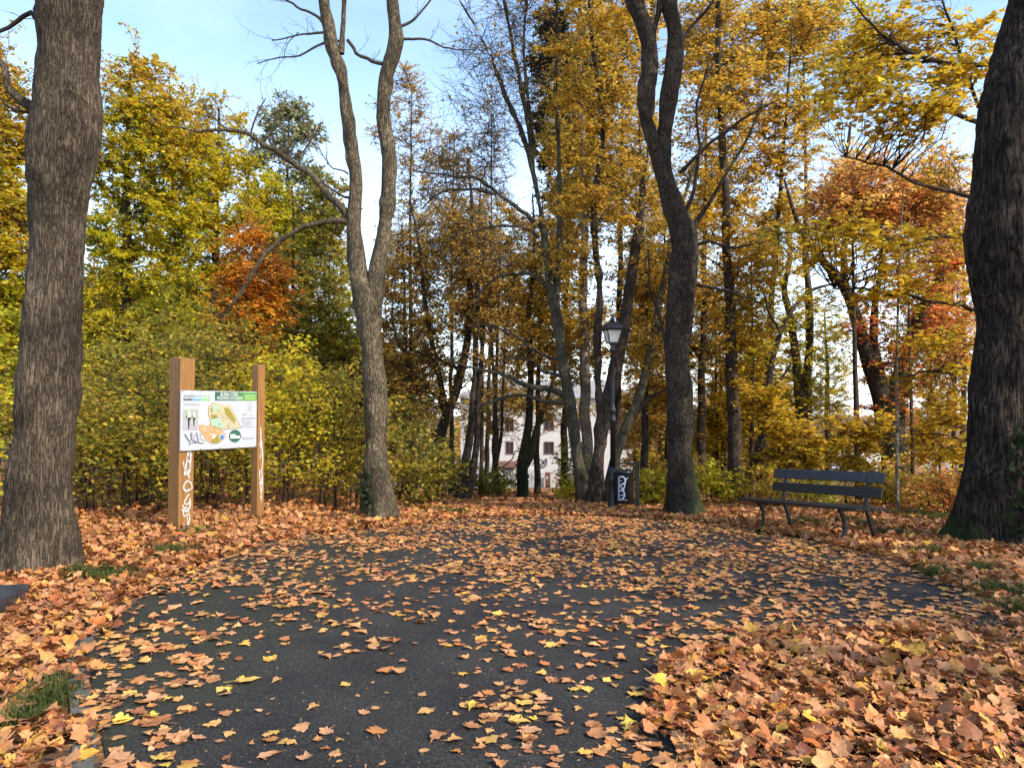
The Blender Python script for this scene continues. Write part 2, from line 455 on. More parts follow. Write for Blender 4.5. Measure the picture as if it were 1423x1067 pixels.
def grow(base, stems, env, d, limbs=14, clusters=200, twigs=4, lpt=7, size=.1, pal='gold', flat=.5, twig_len=.6,
         trunk_mat=None, twig_mat=None, star=False, sides=12, leaf_mat=None, hand=(), mixpal=None, reach=1.0, wob=.10, flare=.1,
         noise_amp=0.0, ground_base=True, sag=.0, twr=1.0):
    """base: thing (Empty).  stems/hand: (m,4) control polylines in world space, r in column 4. Builds trunk, branches, crown."""
    O = np.array(base.location)
    tr = Tubes(); nodes = []; nr = []
    for si, (A, kindn) in enumerate(stems):
        L = np.linalg.norm(np.diff(A[:, :3], axis=0), axis=1).sum()
        m = int(np.clip(L / (.06 if noise_amp else .22), 8, 260))
        C = catmull(A, m); P = C[:, :3].copy(); r = np.maximum(C[:, 3], .004)
        if kindn == 'main' and flare:
            h = np.maximum(P[:, 2] - (O[2]), -.2); r = r * (1 + flare * np.exp(-np.maximum(h, 0) / .22))
        if noise_amp:
            sd = 72 if r.max() > .25 else 40
            v, q = tube_batch(P[None], r[None], sd)
            ring = v.reshape(m, sd, 3); ctr = P[:, None]; dirn = norm(ring - ctr)
            X = ring - O
            bumps = (fbm(X * np.array([1.6, 1.6, .9]) + 11, 3) * .060 - .026) * min(1, r.max() / .3) + np.maximum(fbm(X * np.array([4.2, 4.2, 2.6]) + 31, 2) - .25, 0) * .05
            rid = np.abs(fbm(np.concatenate([X[..., :2] * 13, X[..., 2:] * 1.9], -1) + fbm(X * 1.5, 2)[..., None] * .8, 3))
            h = np.maximum(ring[..., 2] - O[2], 0)
            ang = np.arctan2(dirn[..., 1], dirn[..., 0])
            lob = np.exp(-h / .3) * .07 * (np.sin(ang * 5 + 1.3) + .6 * np.sin(ang * 3)) * min(1, r.max() / .3)
            ring = ring + dirn * (bumps + lob - noise_amp * (1 - np.minimum(rid * 1.8, 1)))[..., None]
            tr.V.append(ring.reshape(-1, 3)); tr.Q.append(q + tr.n); tr.n += len(v)
        else:
            P = P + fbm(P * .8 + si * 5 + O[0], 2)[:, None] * np.array([1, .6, 0]) * r[:, None] * .5
            tr.add(P, r, sides)
        st = max(1, m // 40)
        nodes.append(P[::st]); nr.append(r[::st])
    NP = np.concatenate(nodes); NR = np.concatenate(nr)
    zmin = O[2] + 1.2
    br = Tubes()
    # hand-traced limbs
    for A in hand:
        L = np.linalg.norm(np.diff(A[:, :3], axis=0), axis=1).sum()
        m = int(np.clip(L / .09, 8, 80)); C = catmull(A, m); P = C[:, :3]; r = np.maximum(C[:, 3], .003)
        P = P + fbm(P * 2.2 + 3, 2)[:, None] * np.array([.7, .9, 1]) * .06 + fbm(P * 6 + 9, 2)[:, None] * np.array([.7, .9, 1]) * .022
        (tr if r[0] > .075 else br).add(P, r * .85, 8)
        NP = np.concatenate([NP, P[2::2]]); NR = np.concatenate([NR, r[2::2]])
        # side twigs along the limb
        nt2 = int(L / .17); tt = .15 + .85 * rng.random(nt2) ** .8; k0 = np.minimum((tt * (m - 1)).astype(int), m - 2)
        S0 = P[k0]; ax = norm(P[k0 + 1] - P[k0]); dr = norm(ax * .9 + norm(rng.normal(0, 1, (nt2, 3))) + np.array([0, 0, .25]))
        ln = (.18 + .55 * rng.random(nt2))[:, None]
        tw = np.stack([S0, S0 + dr * ln * .45 + rng.normal(0, .02, (nt2, 3)), S0 + dr * ln + rng.normal(0, .05, (nt2, 3)) + np.array([0, 0, .06])], 1)
        kk = max(1, d / 14); br.add(tw, np.tile(np.array([.0055, .004, .0022]) * kk, (nt2, 1)), 4)
        sb = np.repeat(np.arange(nt2), 2); f = rng.random((len(sb), 1)); b0 = tw[sb, 1] * (1 - f) + tw[sb, 2] * f
        d2 = norm(dr[sb] * .8 + norm(rng.normal(0, 1, (len(sb), 3)))) * ln[sb] * .45
        br.add(np.stack([b0, b0 + d2 * .5 + rng.normal(0, .012, b0.shape), b0 + d2], 1), np.tile(np.array([.0032, .0026, .0016]) * kk, (len(sb), 1)), 3)
    def attach(T, climb):
        hz = np.linalg.norm(T[:, None, :2] - NP[None, :, :2], axis=2)
        dz = T[:, None, 2] - NP[None, :, 2]
        dist = np.sqrt(hz ** 2 + dz ** 2)
        sc = dist + 1.3 * np.maximum(0, climb * hz - dz) + (NP[None, :, 2] < zmin) * 4
        return np.argmin(sc + rng.random(sc.shape) * .15 * dist, axis=1), dist
    def curve(P0, P3, n, up, sagv=0.0):
        L = np.linalg.norm(P3 - P0, axis=1, keepdims=True)
        out = norm((P3 - P0) * np.array([1, 1, .35]))
        P1 = P0 + out * L * .33 + np.array([0, 0, 1]) * L * up
        P2 = P3 - norm(P3 - P0) * L * .3 + np.array([0, 0, 1]) * L * (up * .6 + sagv)
        t = np.linspace(0, 1, n)[None, :, None]
        C = (1 - t) ** 3 * P0[:, None] + 3 * (1 - t) ** 2 * t * P1[:, None] + 3 * (1 - t) * t ** 2 * P2[:, None] + t ** 3 * P3[:, None]
        j = rng.normal(0, 1, C.shape) * (L[:, :, None] * wob * .35) * np.sin(np.pi * t)
        return C + j
    if env and limbs:
        T = in_ellipsoids(env, d, limbs)
        for k in np.argsort(np.linalg.norm(T - NP.mean(0), axis=1)):
            i, _ = attach(T[k:k + 1], .75); i = i[0]
            L = np.linalg.norm(T[k] - NP[i])
            r0 = min(NR[i] * .62, .012 + .013 * L)
            P = curve(NP[i:i + 1], T[k:k + 1], 10, .16)
            r = np.linspace(r0, max(.005, r0 * .22), 10)[None]
            br.add(P, r, 6)
            NP = np.concatenate([NP, P[0, 2:]]); NR = np.concatenate([NR, r[0, 2:]])
    parts = []
    if env and clusters:
        T = in_ellipsoids(env, d, clusters)
        i, _ = attach(T, .35)
        P0 = NP[i]
        L = np.linalg.norm(T - P0, axis=1)
        P = curve(P0, T, 6, .10, sag)
        r0 = np.minimum(NR[i] * .6, .004 + .006 * L)
        r = r0[:, None] * np.linspace(1, .35, 6)[None]
        br.add(P, np.maximum(r, .0036 * max(1, d / 18) * twr), 4)
        # twigs
        nt_ = clusters * twigs
        ci = np.repeat(np.arange(clusters), twigs)
        t = .35 + .65 * rng.random(nt_)
        seg = np.minimum((t * 5).astype(int), 4); fr = (t * 5 - seg)[:, None]
        S0 = P[ci, seg] * (1 - fr) + P[ci, seg + 1] * fr
        ax = norm(P[ci, 5] - P[ci, 3])
        rd = rng.normal(0, 1, (nt_, 3)); rd[:, 2] *= (1 - flat * .75)
        dr = norm(ax * .7 + norm(rd) * .95)
        ln = twig_len * (.5 + rng.random(nt_))
        S1 = S0 + dr * ln[:, None] * .55 + rng.normal(0, .03, (nt_, 3))
        S2 = S0 + dr * ln[:, None] + np.array([0, 0, -.10]) * ln[:, None] * (1 - flat)
        tw = np.stack([S0, S1, S2], 1)
        trr = np.array([.0042, .0034, .002]) * max(1, d / 15) * twr
        br.add(tw, np.tile(trr, (nt_, 1)), 3)
        if lpt > 0:
            nl = int(nt_ * lpt * (1.0 if star else DENS)); size = size * (1.18 if d > 20 else 1.0)
            cw = np.exp(rng.normal(0, .65, clusters))[ci]; ti = rng.choice(nt_, nl, p=cw / cw.sum()); tt = rng.random(nl)[:, None] ** .8
            C = np.where(tt < .5, S0[ti] * (1 - 2 * tt) + S1[ti] * 2 * tt, S1[ti] * (2 - 2 * tt) + S2[ti] * (2 * tt - 1))
            C = C + rng.normal(0, .05, (nl, 3)) * np.array([1, 1, 1 - .5 * flat])
            cols = pal_colors(pal, nl, ci[ti])
            if mixpal:
                mp, frac, ztop = mixpal
                msk = rng.random(nl) < np.clip(frac + (C[:, 2] - ztop) * .12 + .35 * fbm(C * .6, 2), 0, 1)
                cols[msk] = pal_colors(mp, int(msk.sum()))
            v, f, c = leaves(C - O, size, flat, cols, star, axis=dr[ti])
            parts.append((v, f, c))
    trunk = link('trunk', new_mesh('trunk', np.concatenate(tr.V) - O, [np.concatenate(tr.Q)], True, [trunk_mat or B_FAR]), base)
    if br.V:
        link('branches', new_mesh('branches', np.concatenate(br.V) - O, [np.concatenate(br.Q)], True, [twig_mat or TWIG]), base)
    for v, f, c in parts:
        link('crown', new_mesh('crown', v, [f], True, [leaf_mat or LEAF], cols=c), base)
    return base

def tree(label, stems, d, env, cat='tree', name='tree', hand=(), group=None, **kw):
    """stems[0] is the main stem from the ground up; all in photo pixels at distance d"""
    A0, _ = stem_curve(stems[0], d)
    x0, y0 = A0[0, 0], A0[0, 1]; z0 = float(gz(x0, y0))
    A0[0, 2] = min(A0[0, 2], z0 - .15)
    if A0[0, 2] > z0 - .1: A0[0, 2] = z0 - .15
    base = thing(name, label, cat, (x0, y0, z0), group=group)
    cs = [(A0, 'main')] + [(stem_curve(s, d)[0], 'fork') for s in stems[1:]]
    hd = [stem_curve(h, d)[0] for h in hand]
    return grow(base, cs, env, d, hand=hd, **kw)

# ================================================================== SETTING
# ground sheet
def ground_sheet():
    xs = np.concatenate([np.linspace(-400, -30, 20), np.linspace(-29, 29, 150), np.linspace(30, 400, 20)])
    ys = np.concatenate([np.linspace(-30, -3, 10), np.linspace(-2.8, 36, 150), np.linspace(37, 130, 50), np.linspace(150, 900, 16)])
    X, Y = np.meshgrid(xs, ys); Z = gz(X, Y)
    n = len(xs); i = np.arange(len(ys) - 1)[:, None] * n + np.arange(n - 1)[None]
    q = np.stack([i, i + 1, i + 1 + n, i + n], -1).reshape(-1, 4)
    m, nt, b = mat('forest_floor')
    v = coords(nt)
    vo = nt.nodes.new('ShaderNodeTexVoronoi'); vo.inputs['Scale'].default_value = 13; nt.links.new(v, vo.inputs['Vector'])
    sx = nt.nodes.new('ShaderNodeSeparateColor'); nt.links.new(vo.outputs['Color'], sx.inputs[0])
    col = ramp(nt, sx.outputs[0], [(0, (.05, .026, .013)), (.3, (.16, .07, .026)), (.6, (.30, .13, .045)), (.85, (.38, .19, .06)), (1, (.15, .10, .05))])
    soil = ramp(nt, noise(nt, v, 5, 6, .7), [(.3, (.022, .016, .010)), (.7, (.07, .045, .025))])
    col = mixc(nt, ramp(nt, noise(nt, v, 3.2, 5, .7), [(.38, (0, 0, 0)), (.55, (1, 1, 1))]), soil, col)
    gr = ramp(nt, noise(nt, v, .35, 4, .6), [(.52, (0, 0, 0)), (.68, (1, 1, 1))])
    col = mixc(nt, math_(nt, 'MULTIPLY', gr, .55), col, ramp(nt, noise(nt, v, 22, 4, .7), [(.3, (.03, .045, .012)), (.7, (.10, .11, .025))]))
    nt.links.new(col, b.inputs['Base Color']); b.inputs['Roughness'].default_value = .9
    bump(nt, b, math_(nt, 'ADD', vo.outputs['Distance'], noise(nt, v, 30, 4)), .8, .03)
    o = link('ground', new_mesh('ground', np.stack([X, Y, Z], -1).reshape(-1, 3), [q], True, [m]))
    kind(o, 'structure')
ground_sheet()

# asphalt
LB = [(150, 1067), (132, 980), (120, 905), (150, 866), (230, 808), (330, 772), (480, 738), (620, 723), (720, 718)]
RB = [(1700, 1067), (1560, 960), (1450, 900), (1400, 858), (1330, 818), (1230, 778), (1130, 754), (1010, 732), (900, 720), (760, 717.5)]
LBW = np.array([[-2.35, -3.0], [-2.2, 1.5]] + [list(G(*p)[:2]) for p in LB])
RBW = np.array([[6.0, -3.0], [5.2, 2.2]] + [list(G(*p)[:2]) for p in RB])
YTOP = min(LBW[-1, 1], RBW[-1, 1])
def mono(A):
    o = np.argsort(A[:, 1]); return A[o]
LBW, RBW = mono(LBW), mono(RBW)
def xl(y): return np.interp(y, LBW[:, 1], LBW[:, 0])
def xr(y): return np.interp(y, RBW[:, 1], RBW[:, 0])
def on_asphalt(x, y): return (y < YTOP) & (x > xl(y)) & (x < xr(y))
def asphalt():
    ys = np.linspace(-3, YTOP, 120); nx = 40
    X = np.stack([np.linspace(xl(y), max(xr(y), xl(y) + .02), nx) for y in ys]); Y = np.repeat(ys[:, None], nx, 1)
    Z = gz(X, Y) + .012
    i = np.arange(len(ys) - 1)[:, None] * nx + np.arange(nx - 1)[None]
    q = np.stack([i, i + 1, i + 1 + nx, i + nx], -1).reshape(-1, 4)
    m, nt, b = mat('asphalt')
    v = coords(nt)
    agg = noise(nt, v, 65, 6, .92); f = noise(nt, v, 1.3, 5, .6)
    col = ramp(nt, agg, [(.36, (.008, .0075, .007)), (.50, (.024, .0228, .0215)), (.60, (.060, .057, .054)), (.68, (.16, .155, .145))])
    col = mixc(nt, 1.0, col, ramp(nt, f, [(.35, (.75, .75, .78)), (.65, (1.25, 1.25, 1.22))]), 'MULTIPLY')
    # moss along the left edge and in patches
    sx = nt.nodes.new('ShaderNodeSeparateXYZ'); nt.links.new(v, sx.inputs[0])
    mr = nt.nodes.new('ShaderNodeMapRange'); mr.inputs[1].default_value = -1.9; mr.inputs[2].default_value = -1.1; mr.inputs[3].default_value = .22; mr.inputs[4].default_value = 0
    nt.links.new(sx.outputs[0], mr.inputs[0])
    g = math_(nt, 'ADD', mr.outputs[0], noise(nt, v, 2.6, 6, .75))
    mk = ramp(nt, g, [(.60, (0, 0, 0)), (.74, (1, 1, 1))])
    col = mixc(nt, math_(nt, 'MULTIPLY', mk, .4), col, (.030, .035, .014))
    # crumbs and bits of leaf
    bits = ramp(nt, noise(nt, v, 75, 2, .5), [(.735, (0, 0, 0)), (.77, (1, 1, 1))])
    col = mixc(nt, math_(nt, 'MULTIPLY', bits, .6), col, (.20, .11, .05))
    nt.links.new(col, b.inputs['Base Color'])
    nt.links.new(ramp(nt, f, [(.3, (.62,) * 3), (.7, (.85,) * 3)]), b.inputs['Roughness'])
    b.inputs['Specular IOR Level'].default_value = .16
    bump(nt, b, math_(nt, 'ADD', agg, math_(nt, 'MULTIPLY', noise(nt, v, 60, 3), .6)), .75, .007)
    kind(link('asphalt_path', new_mesh('asphalt_path', np.stack([X, Y, Z], -1).reshape(-1, 3), [q], True, [m])), 'structure')
asphalt()

# flush concrete kerb stones along the left edge
def kerb():
    ys = np.arange(-2.5, G(150, 866)[1] + .35, 0.02)
    P = np.stack([xl(ys) - .02, ys], 1); L = np.concatenate([[0], np.cumsum(np.linalg.norm(np.diff(P, axis=0), axis=1))])
    mb = MB(); Lk = .5; s = 0
    while s + Lk < L[-1]:
        a = [np.interp(t, L, P[:, 0]) for t in (s + .006, s + Lk - .006)]; b = [np.interp(t, L, P[:, 1]) for t in (s + .006, s + Lk - .006)]
        c = np.array([sum(a) / 2, sum(b) / 2]); ang = math.atan2(b[1] - b[0], a[1] - a[0])
        z = float(gz(*c)); 
        mb.box((c[0] - .055 * math.sin(ang) - .0, c[1] + .055 * math.cos(ang), z - .06 + random.uniform(-.004, .006)), (Lk - .012, .105, .16), Matrix.Rotation(ang + random.uniform(-.01, .01), 3, 'Z'), .008)
        s += Lk
    m, nt, b = mat('kerb_concrete'); v = coords(nt)
    col = ramp(nt, noise(nt, v, 30, 6, .75), [(.3, (.05, .048, .042)), (.7, (.135, .128, .112))])
    col = mixc(nt, ramp(nt, noise(nt, v, 4, 5, .7), [(.5, (0, 0, 0)), (.66, (.7,) * 3)]), col, (.045, .055, .02))
    nt.links.new(col, b.inputs['Base Color']); b.inputs['Roughness'].default_value = .9
    bump(nt, b, noise(nt, v, 90, 4), .6, .004)
    kind(mb.build('kerb', m), 'structure')
kerb()

# ================================================================== FALLEN LEAVES
def leaf_field(C, size, tilt, cols, curl, detail=True):
    """maple leaves lying at C (n,3)"""
    n = len(C)
    a = rng.random(n) * 2 * np.pi
    nz = norm(np.stack([rng.normal(0, 1, n) * tilt, rng.normal(0, 1, n) * tilt, np.ones(n)], 1))
    flip = np.where(rng.random(n) < .45, -1.0, 1.0)
    nz = nz * flip[:, None]
    d = np.stack([np.cos(a), np.sin(a), np.zeros(n)], 1)
    y = norm(d - nz * (d * nz).sum(1, keepdims=True)); x = np.cross(y, nz)
    sz = size * np.exp(np.clip(rng.normal(0, .24, n), -.6, .5))
    rim = RIM * np.array([.92, 1.0]); m = len(rim); ctr = np.array([[0, .3]])
    stem = np.array([(-.012, 0), (.012, 0), (.03, -.32), (.055, -.62), (.035, -.62)])
    if detail: T = np.vstack([ctr, ctr + (rim - ctr) * .52, rim, stem])
    else: T = np.vstack([ctr, rim])
    k = len(T)
    X = np.repeat(T[None, :, 0], n, 0).copy(); Y = np.repeat(T[None, :, 1], n, 0).copy()
    mo = 2 * m + 1 if detail else m + 1
    ang = -np.pi / 2 + np.arange(m) * 2 * np.pi / m; oval = np.stack([.30 * np.cos(ang), .46 + .48 * np.sin(ang)], 1); oval[0] = 0
    wv = np.where(rng.random(n) < .80, rng.random(n) * .38, .85 + .15 * rng.random(n))[:, None]
    sz = sz * np.where(wv[:, 0] > .8, .62, 1.0)
    OT = np.vstack([ctr, ctr + (oval - ctr) * .52, oval]) if detail else np.vstack([ctr, oval])
    X[:, :mo] = X[:, :mo] * (1 - wv) + OT[None, :, 0] * wv; Y[:, :mo] = Y[:, :mo] * (1 - wv) + OT[None, :, 1] * wv
    X *= (.82 + .36 * rng.random((n, 1)))
    jit = rng.normal(0, .035, (n, k)); X += jit * .8; Y += rng.normal(0, .03, (n, k))
    c1 = rng.normal(.25, .5, (n, 1)) * curl; c2 = rng.normal(.15, .5, (n, 1)) * curl; c3 = rng.normal(0, .5, (n, 1)) * curl; c4 = rng.normal(0, .35, (n, 1)) * curl
    Z = c1 * X ** 2 * 1.6 + c2 * (Y - .3) ** 2 * 1.3 + c3 * X * (Y - .3) * 1.2 + c4 * np.abs(X) * .8
    r = np.sqrt(X ** 2 + (Y - .3) ** 2)
    Z += rng.normal(0, .075, (n, k)) * curl * r * 1.6
    Z *= flip[:, None]
    if detail: Z[:, -3:] = Z[:, -3:] * .2
    V = sz[:, None, None] * (X[..., None] * x[:, None] + Y[..., None] * y[:, None] + Z[..., None] * nz[:, None])
    low = V[:, :, 2].min(1)
    V[:, :, 2] -= (low * .85)[:, None]
    V = V + C[:, None]
    b = (np.arange(n) * k)[:, None, None]
    fs = []; cs = []
    if detail:
        i0 = 1; i1 = 1 + m
        t1 = np.array([(0, i0 + j, i0 + (j + 1) % m) for j in range(m)])
        q = np.array([(i0 + j, i1 + j, i1 + (j + 1) % m, i0 + (j + 1) % m) for j in range(m)])
        s0 = 1 + 2 * m
        st = np.array([(s0, s0 + 1, s0 + 2, s0 + 2)]); st = np.array([(s0, s0 + 1, s0 + 2), (s0, s0 + 2, s0 + 4), (s0 + 2, s0 + 3, s0 + 4)])
        fs = [(b + t1[None]).reshape(-1, 3), (b + q[None]).reshape(-1, 4), (b + st[None]).reshape(-1, 3)]
        rv = np.clip(1 + rng.normal(0, .10, (n, m, 1)), .6, 1.5)
        cs = [np.repeat(cols, m, 0), (cols[:, None] * rv).reshape(-1, 3), np.repeat(cols * .8, 3, 0)]
    else:
        t1 = np.array([(0, 1 + j, 1 + (j + 1) % m) for j in range(m)])
        fs = [(b + t1[None]).reshape(-1, 3)]; cs = [np.repeat(cols, m, 0)]
    return V.reshape(-1, 3), fs, np.concatenate(cs)

PILE = np.array([list(G(*p)[:2]) for p in [(905, 1067), (908, 990), (935, 930), (1000, 896), (1100, 886), (1250, 882), (1350, 874), (1460, 862), (1800, 880), (1900, 1067)]] + [[7.5, 2.5], [7.0, .5], [.6, .5], [.6, 2.2]])
def in_poly(x, y, P):
    c = np.zeros(x.shape, bool); j = len(P) - 1
    for i in range(len(P)):
        a, b = P[i], P[j]; j = i
        if a[1] == b[1]: continue
        c ^= ((a[1] > y) != (b[1] > y)) & (x < (b[0] - a[0]) * (y - a[1]) / (b[1] - a[1]) + a[0])
    return c
def n2(x, y, s, o=3): return fbm(np.stack([x * s, y * s, np.full_like(x, 4.4)], -1), o)

def scatter_leaves():
    # candidate points in the plan
    def cand(x0, x1, y0, y1, dens):
        n = int((x1 - x0) * (y1 - y0) * dens)
        x = rng.uniform(x0, x1, n); y = rng.uniform(y0, y1, n)
        vis = np.abs(x) < .74 * np.maximum(y, 0) + 1.2
        return x[vis], y[vis]
    jx = lambda x, y: (x + .16 * n2(x, y, 2.2, 3), y + .22 * n2(x + 50, y, 2.2, 3))
    deep, deepF, scat = [], [], []
    # the deep litter: verges and the raked heap on the right
    x, y = cand(-14, 14, 1.6, 19.5, 760)
    xx, yy = jx(x, y)
    asp = on_asphalt(xx, yy); pile = in_poly(xx, yy, PILE) & asp
    v = ~asp
    # thinner patches with grass and soil showing on the right verge and beside the board
    bare = np.zeros(len(x)); 
    for (bx, by, br) in GRASS_SPOTS: bare = np.maximum(bare, np.exp(-((x - bx) ** 2 + (y - by) ** 2) / (br * 1.5) ** 2))
    p = np.where(pile, 1.0, np.where(v, .62 + .25 * n2(x, y, .8), 0)) * (1 - .8 * bare)
    p = np.where(v & (y > 12), p * .75, p)
    p = np.where(v & (y > 12) & (x < -2.2 - .1 * (y - 12)), p * .35, p)
    p = np.where(v & (y > 13) & (np.abs(x - .03 * y) > 4.5), p * .5, p)
    hump = np.where(pile, .035, .02)
    kd = xl(yy) - xx
    p = np.where((kd > -.02) & (kd < .14) & (y < 5.6), p * .4, p)
    k = rng.random(len(x)) < p
    deep.append(np.stack([x[k], y[k], gz(x[k], y[k]) + .012 + rng.random(k.sum()) * (hump[k] + .03)], 1))
    # the leaf-covered path running down to the house
    x, y = cand(-9, 14, 19.5, 60, 60)
    k = rng.random(len(x)) < np.clip(1.1 - np.abs(x - .02 * y) / 5.5, .12, 1)
    far = np.stack([x[k], y[k], gz(x[k], y[k]) + .01], 1)
    # loose leaves on the asphalt
    x, y = cand(-8, 8, 1.4, YTOP, 230)
    asp = on_asphalt(*jx(x, y)) & on_asphalt(x, y) & ~in_poly(*jx(x, y), PILE)
    px, py = proj(np.stack([x, y, gz(x, y)], -1))
    dens = np.interp(py, [715, 735, 760, 830, 880, 960, 1067, 1300], [195, 145, 105, 84, 68, 56, 47, 38])
    # thicker towards the left edge and near the heap, bare streaks between
    dl = x - xl(y); dens = dens * (1 + 2.2 * np.exp(-np.maximum(dl, 0) / .35))
    dens = dens * np.interp(px, [100, 500, 800, 1400], [1.05, .85, 1.1, 1.25])
    cl = n2(x, y, 1.5, 3); dens = dens * np.clip(1.0 + 1.7 * cl, .28, 2.5)
    pe = np.exp(-np.clip(np.min(np.linalg.norm(np.stack([x, y], -1)[:, None] - PILE[None, :6], axis=2), axis=1) - .15, 0, 9) / .28)
    dens = dens + 90 * pe
    k = asp & (rng.random(len(x)) < dens / 230)
    sc = np.stack([x[k], y[k], gz(x[k], y[k]) + .016 + rng.random(k.sum()) * .004], 1)
    return np.concatenate(deep), far, sc

GRASS_PX = [(150, 806, .28), (235, 770, .30), (268, 745, .22), (60, 985, .17), (25, 1010, .14), (80, 965, .12), (1205, 733, .22), (1175, 725, .25), (1120, 728, .3), (1288, 770, .22), (1366, 796, .22), (1385, 826, .3), (1405, 850, .25), (1300, 800, .2), (1240, 745, .25), (1340, 755, .2), (115, 800, .18), (1418, 880, .18), (1265, 716, .5), (1310, 722, .4), (640, 715, .25), (610, 712, .3)]
GRASS_SPOTS = [(*G(a, b)[:2], r) for a, b, r in GRASS_PX]

def fallen():
    deep, far, sc = scatter_leaves()
    dd = deep[:, 1]
    Vs, Fs, Cs, off = [], [[], [], []], [[], [], []], 0
    V, I, Ccol = [], {3: [], 4: []}, {3: [], 4: []}
    tot = 0
    def put(C, size, tilt, pal, curl, detail):
        nonlocal tot
        cols = pal_colors(pal, len(C), None, .2)
        # neighbours of a kind: drifts of browner and yellower litter
        t = n2(C[:, 0], C[:, 1], .9, 2)[:, None]
        cols = np.clip(cols * (1 + .22 * t), 0, .9)
        v, fs, c = leaf_field(C, size, tilt, cols, curl, detail)
        V.append(v); s = 0
        for f in fs:
            kk = f.shape[1]; I[kk].append(f + tot); Ccol[kk].append(c[s:s + len(f)]); s += len(f)
        tot += len(v)
    put(deep[dd < 7.5], .073, .40, 'litter', .55, True)
    put(deep[dd >= 7.5], .082, .40, 'litter', .6, False)
    put(far, .13, .3, 'litter', .5, False)
    # the 300 nearest loose leaves are objects of their own, the rest joins the litter
    o = np.argsort(sc[:, 1]); px, py = proj(sc)
    inv = (px > 5) & (px < 1418) & (py < 1066)
    near = [i for i in o if inv[i]][:300]
    rest = np.setdiff1d(np.arange(len(sc)), near)
    bx = rng.uniform(-3, 5, 3600); by = rng.uniform(2, 9, 3600) ; kb = on_asphalt(bx, by) & ~in_poly(bx, by, PILE); bx, by = bx[kb], by[kb]
    put(np.stack([bx, by, gz(bx, by) + .014], 1), .008, .15, 'litter', .4, False)
    put(sc[rest], .073, .09, 'scatter', .38, True)
    fa = [np.concatenate(I[3]), np.concatenate(I[4])]; ca = np.concatenate([np.concatenate(Ccol[3]), np.concatenate(Ccol[4])])
    me = new_mesh('leaf_litter', np.concatenate(V), fa, True, [FALLEN], cols=ca)
    kind(link('leaf_litter', me), 'stuff', 'thick carpet of tan and orange fallen maple leaves', 'fallen leaves')
    kinds = [((.53, .285, .10), 'pale tan'), ((.47, .195, .058), 'orange tan'), ((.33, .13, .048), 'rusty brown'), ((.58, .40, .065), 'bright yellow'), ((.50, .26, .13), 'pinkish beige'), ((.28, .11, .048), 'dark brown')]
    wts = [.30, .27, .14, .10, .13, .06]
    var = []
    for kc, kn in kinds:
        for q in range(6):
            c = np.clip(np.array([kc]) * np.exp(rng.normal(0, .12)), 0, .9)
            v, fs, c2 = leaf_field(np.zeros((1, 3)), .074, .08, c, .14 + .09 * q, True)
            var.append((new_mesh('fallen_leaf', v, fs, True, [FALLEN], cols=c2), kn, ['lying flat', 'lying flat', 'slightly curled', 'slightly curled', 'strongly curled', 'strongly curled'][q]))
    for i in near:
        kk = rng.choice(6, p=wts); me, kn, st = var[kk * 6 + rng.integers(0, 6)]
        o = link('fallen_leaf', me, None, Vector(sc[i])); o.rotation_euler = (0, 0, rng.random() * 6.28)
        s_ = float(np.exp(np.clip(rng.normal(0, .22), -.5, .4))); o.scale = (s_, s_, s_)
        tag(o, f'{kn} fallen maple leaf {st} on the dark asphalt in the foreground', 'fallen leaf', f'{kn} maple leaves {st} on the asphalt')
fallen()

# grass tufts in the verges
def grass():
    V, Fq, C, n = [], [], [], 0
    for (x, y, r) in GRASS_SPOTS:
        m = int(430 * r / .25 * (1 if y < 9 else .7))
        a = rng.random(m) * 6.283; q = r * np.sqrt(rng.random(m)) * (1 + .4 * rng.normal(0, 1, m)) * .9
        bx, by = x + q * np.cos(a), y + q * np.sin(a) * .8
        keep = ~on_asphalt(bx, by); bx, by = bx[keep], by[keep]; m = len(bx)
        P = np.stack([bx, by, gz(bx, by)], 1)
        h = (.05 + .13 * rng.random(m)); lean = rng.normal(0, .5, (m, 2)) * h[:, None]
        w = .0032 * max(1, y / 6); th = rng.random(m) * 6.283; wx = np.stack([np.cos(th), np.sin(th), 0 * th], 1) * w
        mid = P + np.concatenate([lean * .35, (h * .6)[:, None]], 1); tip = P + np.concatenate([lean, (h * .85)[:, None]], 1)
        v = np.stack([P - wx, P + wx, mid + wx * .8, mid - wx * .8, tip], 1)
        b = (np.arange(m) * 5 + n)[:, None]
        V.append(v.reshape(-1, 3)); n += m * 5
        Fq.append((b + np.array([[0, 1, 2, 3]]), b + np.array([[3, 2, 4]])))
        C.append(np.array([.045, .070, .016]) * np.exp(rng.normal(0, .3, (m, 1))) * (1 + rng.random((m, 1)) * np.array([.8, .3, 0])))
    me = new_mesh('grass', np.concatenate(V), [np.concatenate([f[0] for f in Fq]), np.concatenate([f[1] for f in Fq])], False, [GRASSM], cols=np.concatenate(C + C))
    kind(link('grass', me), 'stuff', 'green grass tufts poking through the leaves on the verges', 'grass')
grass()

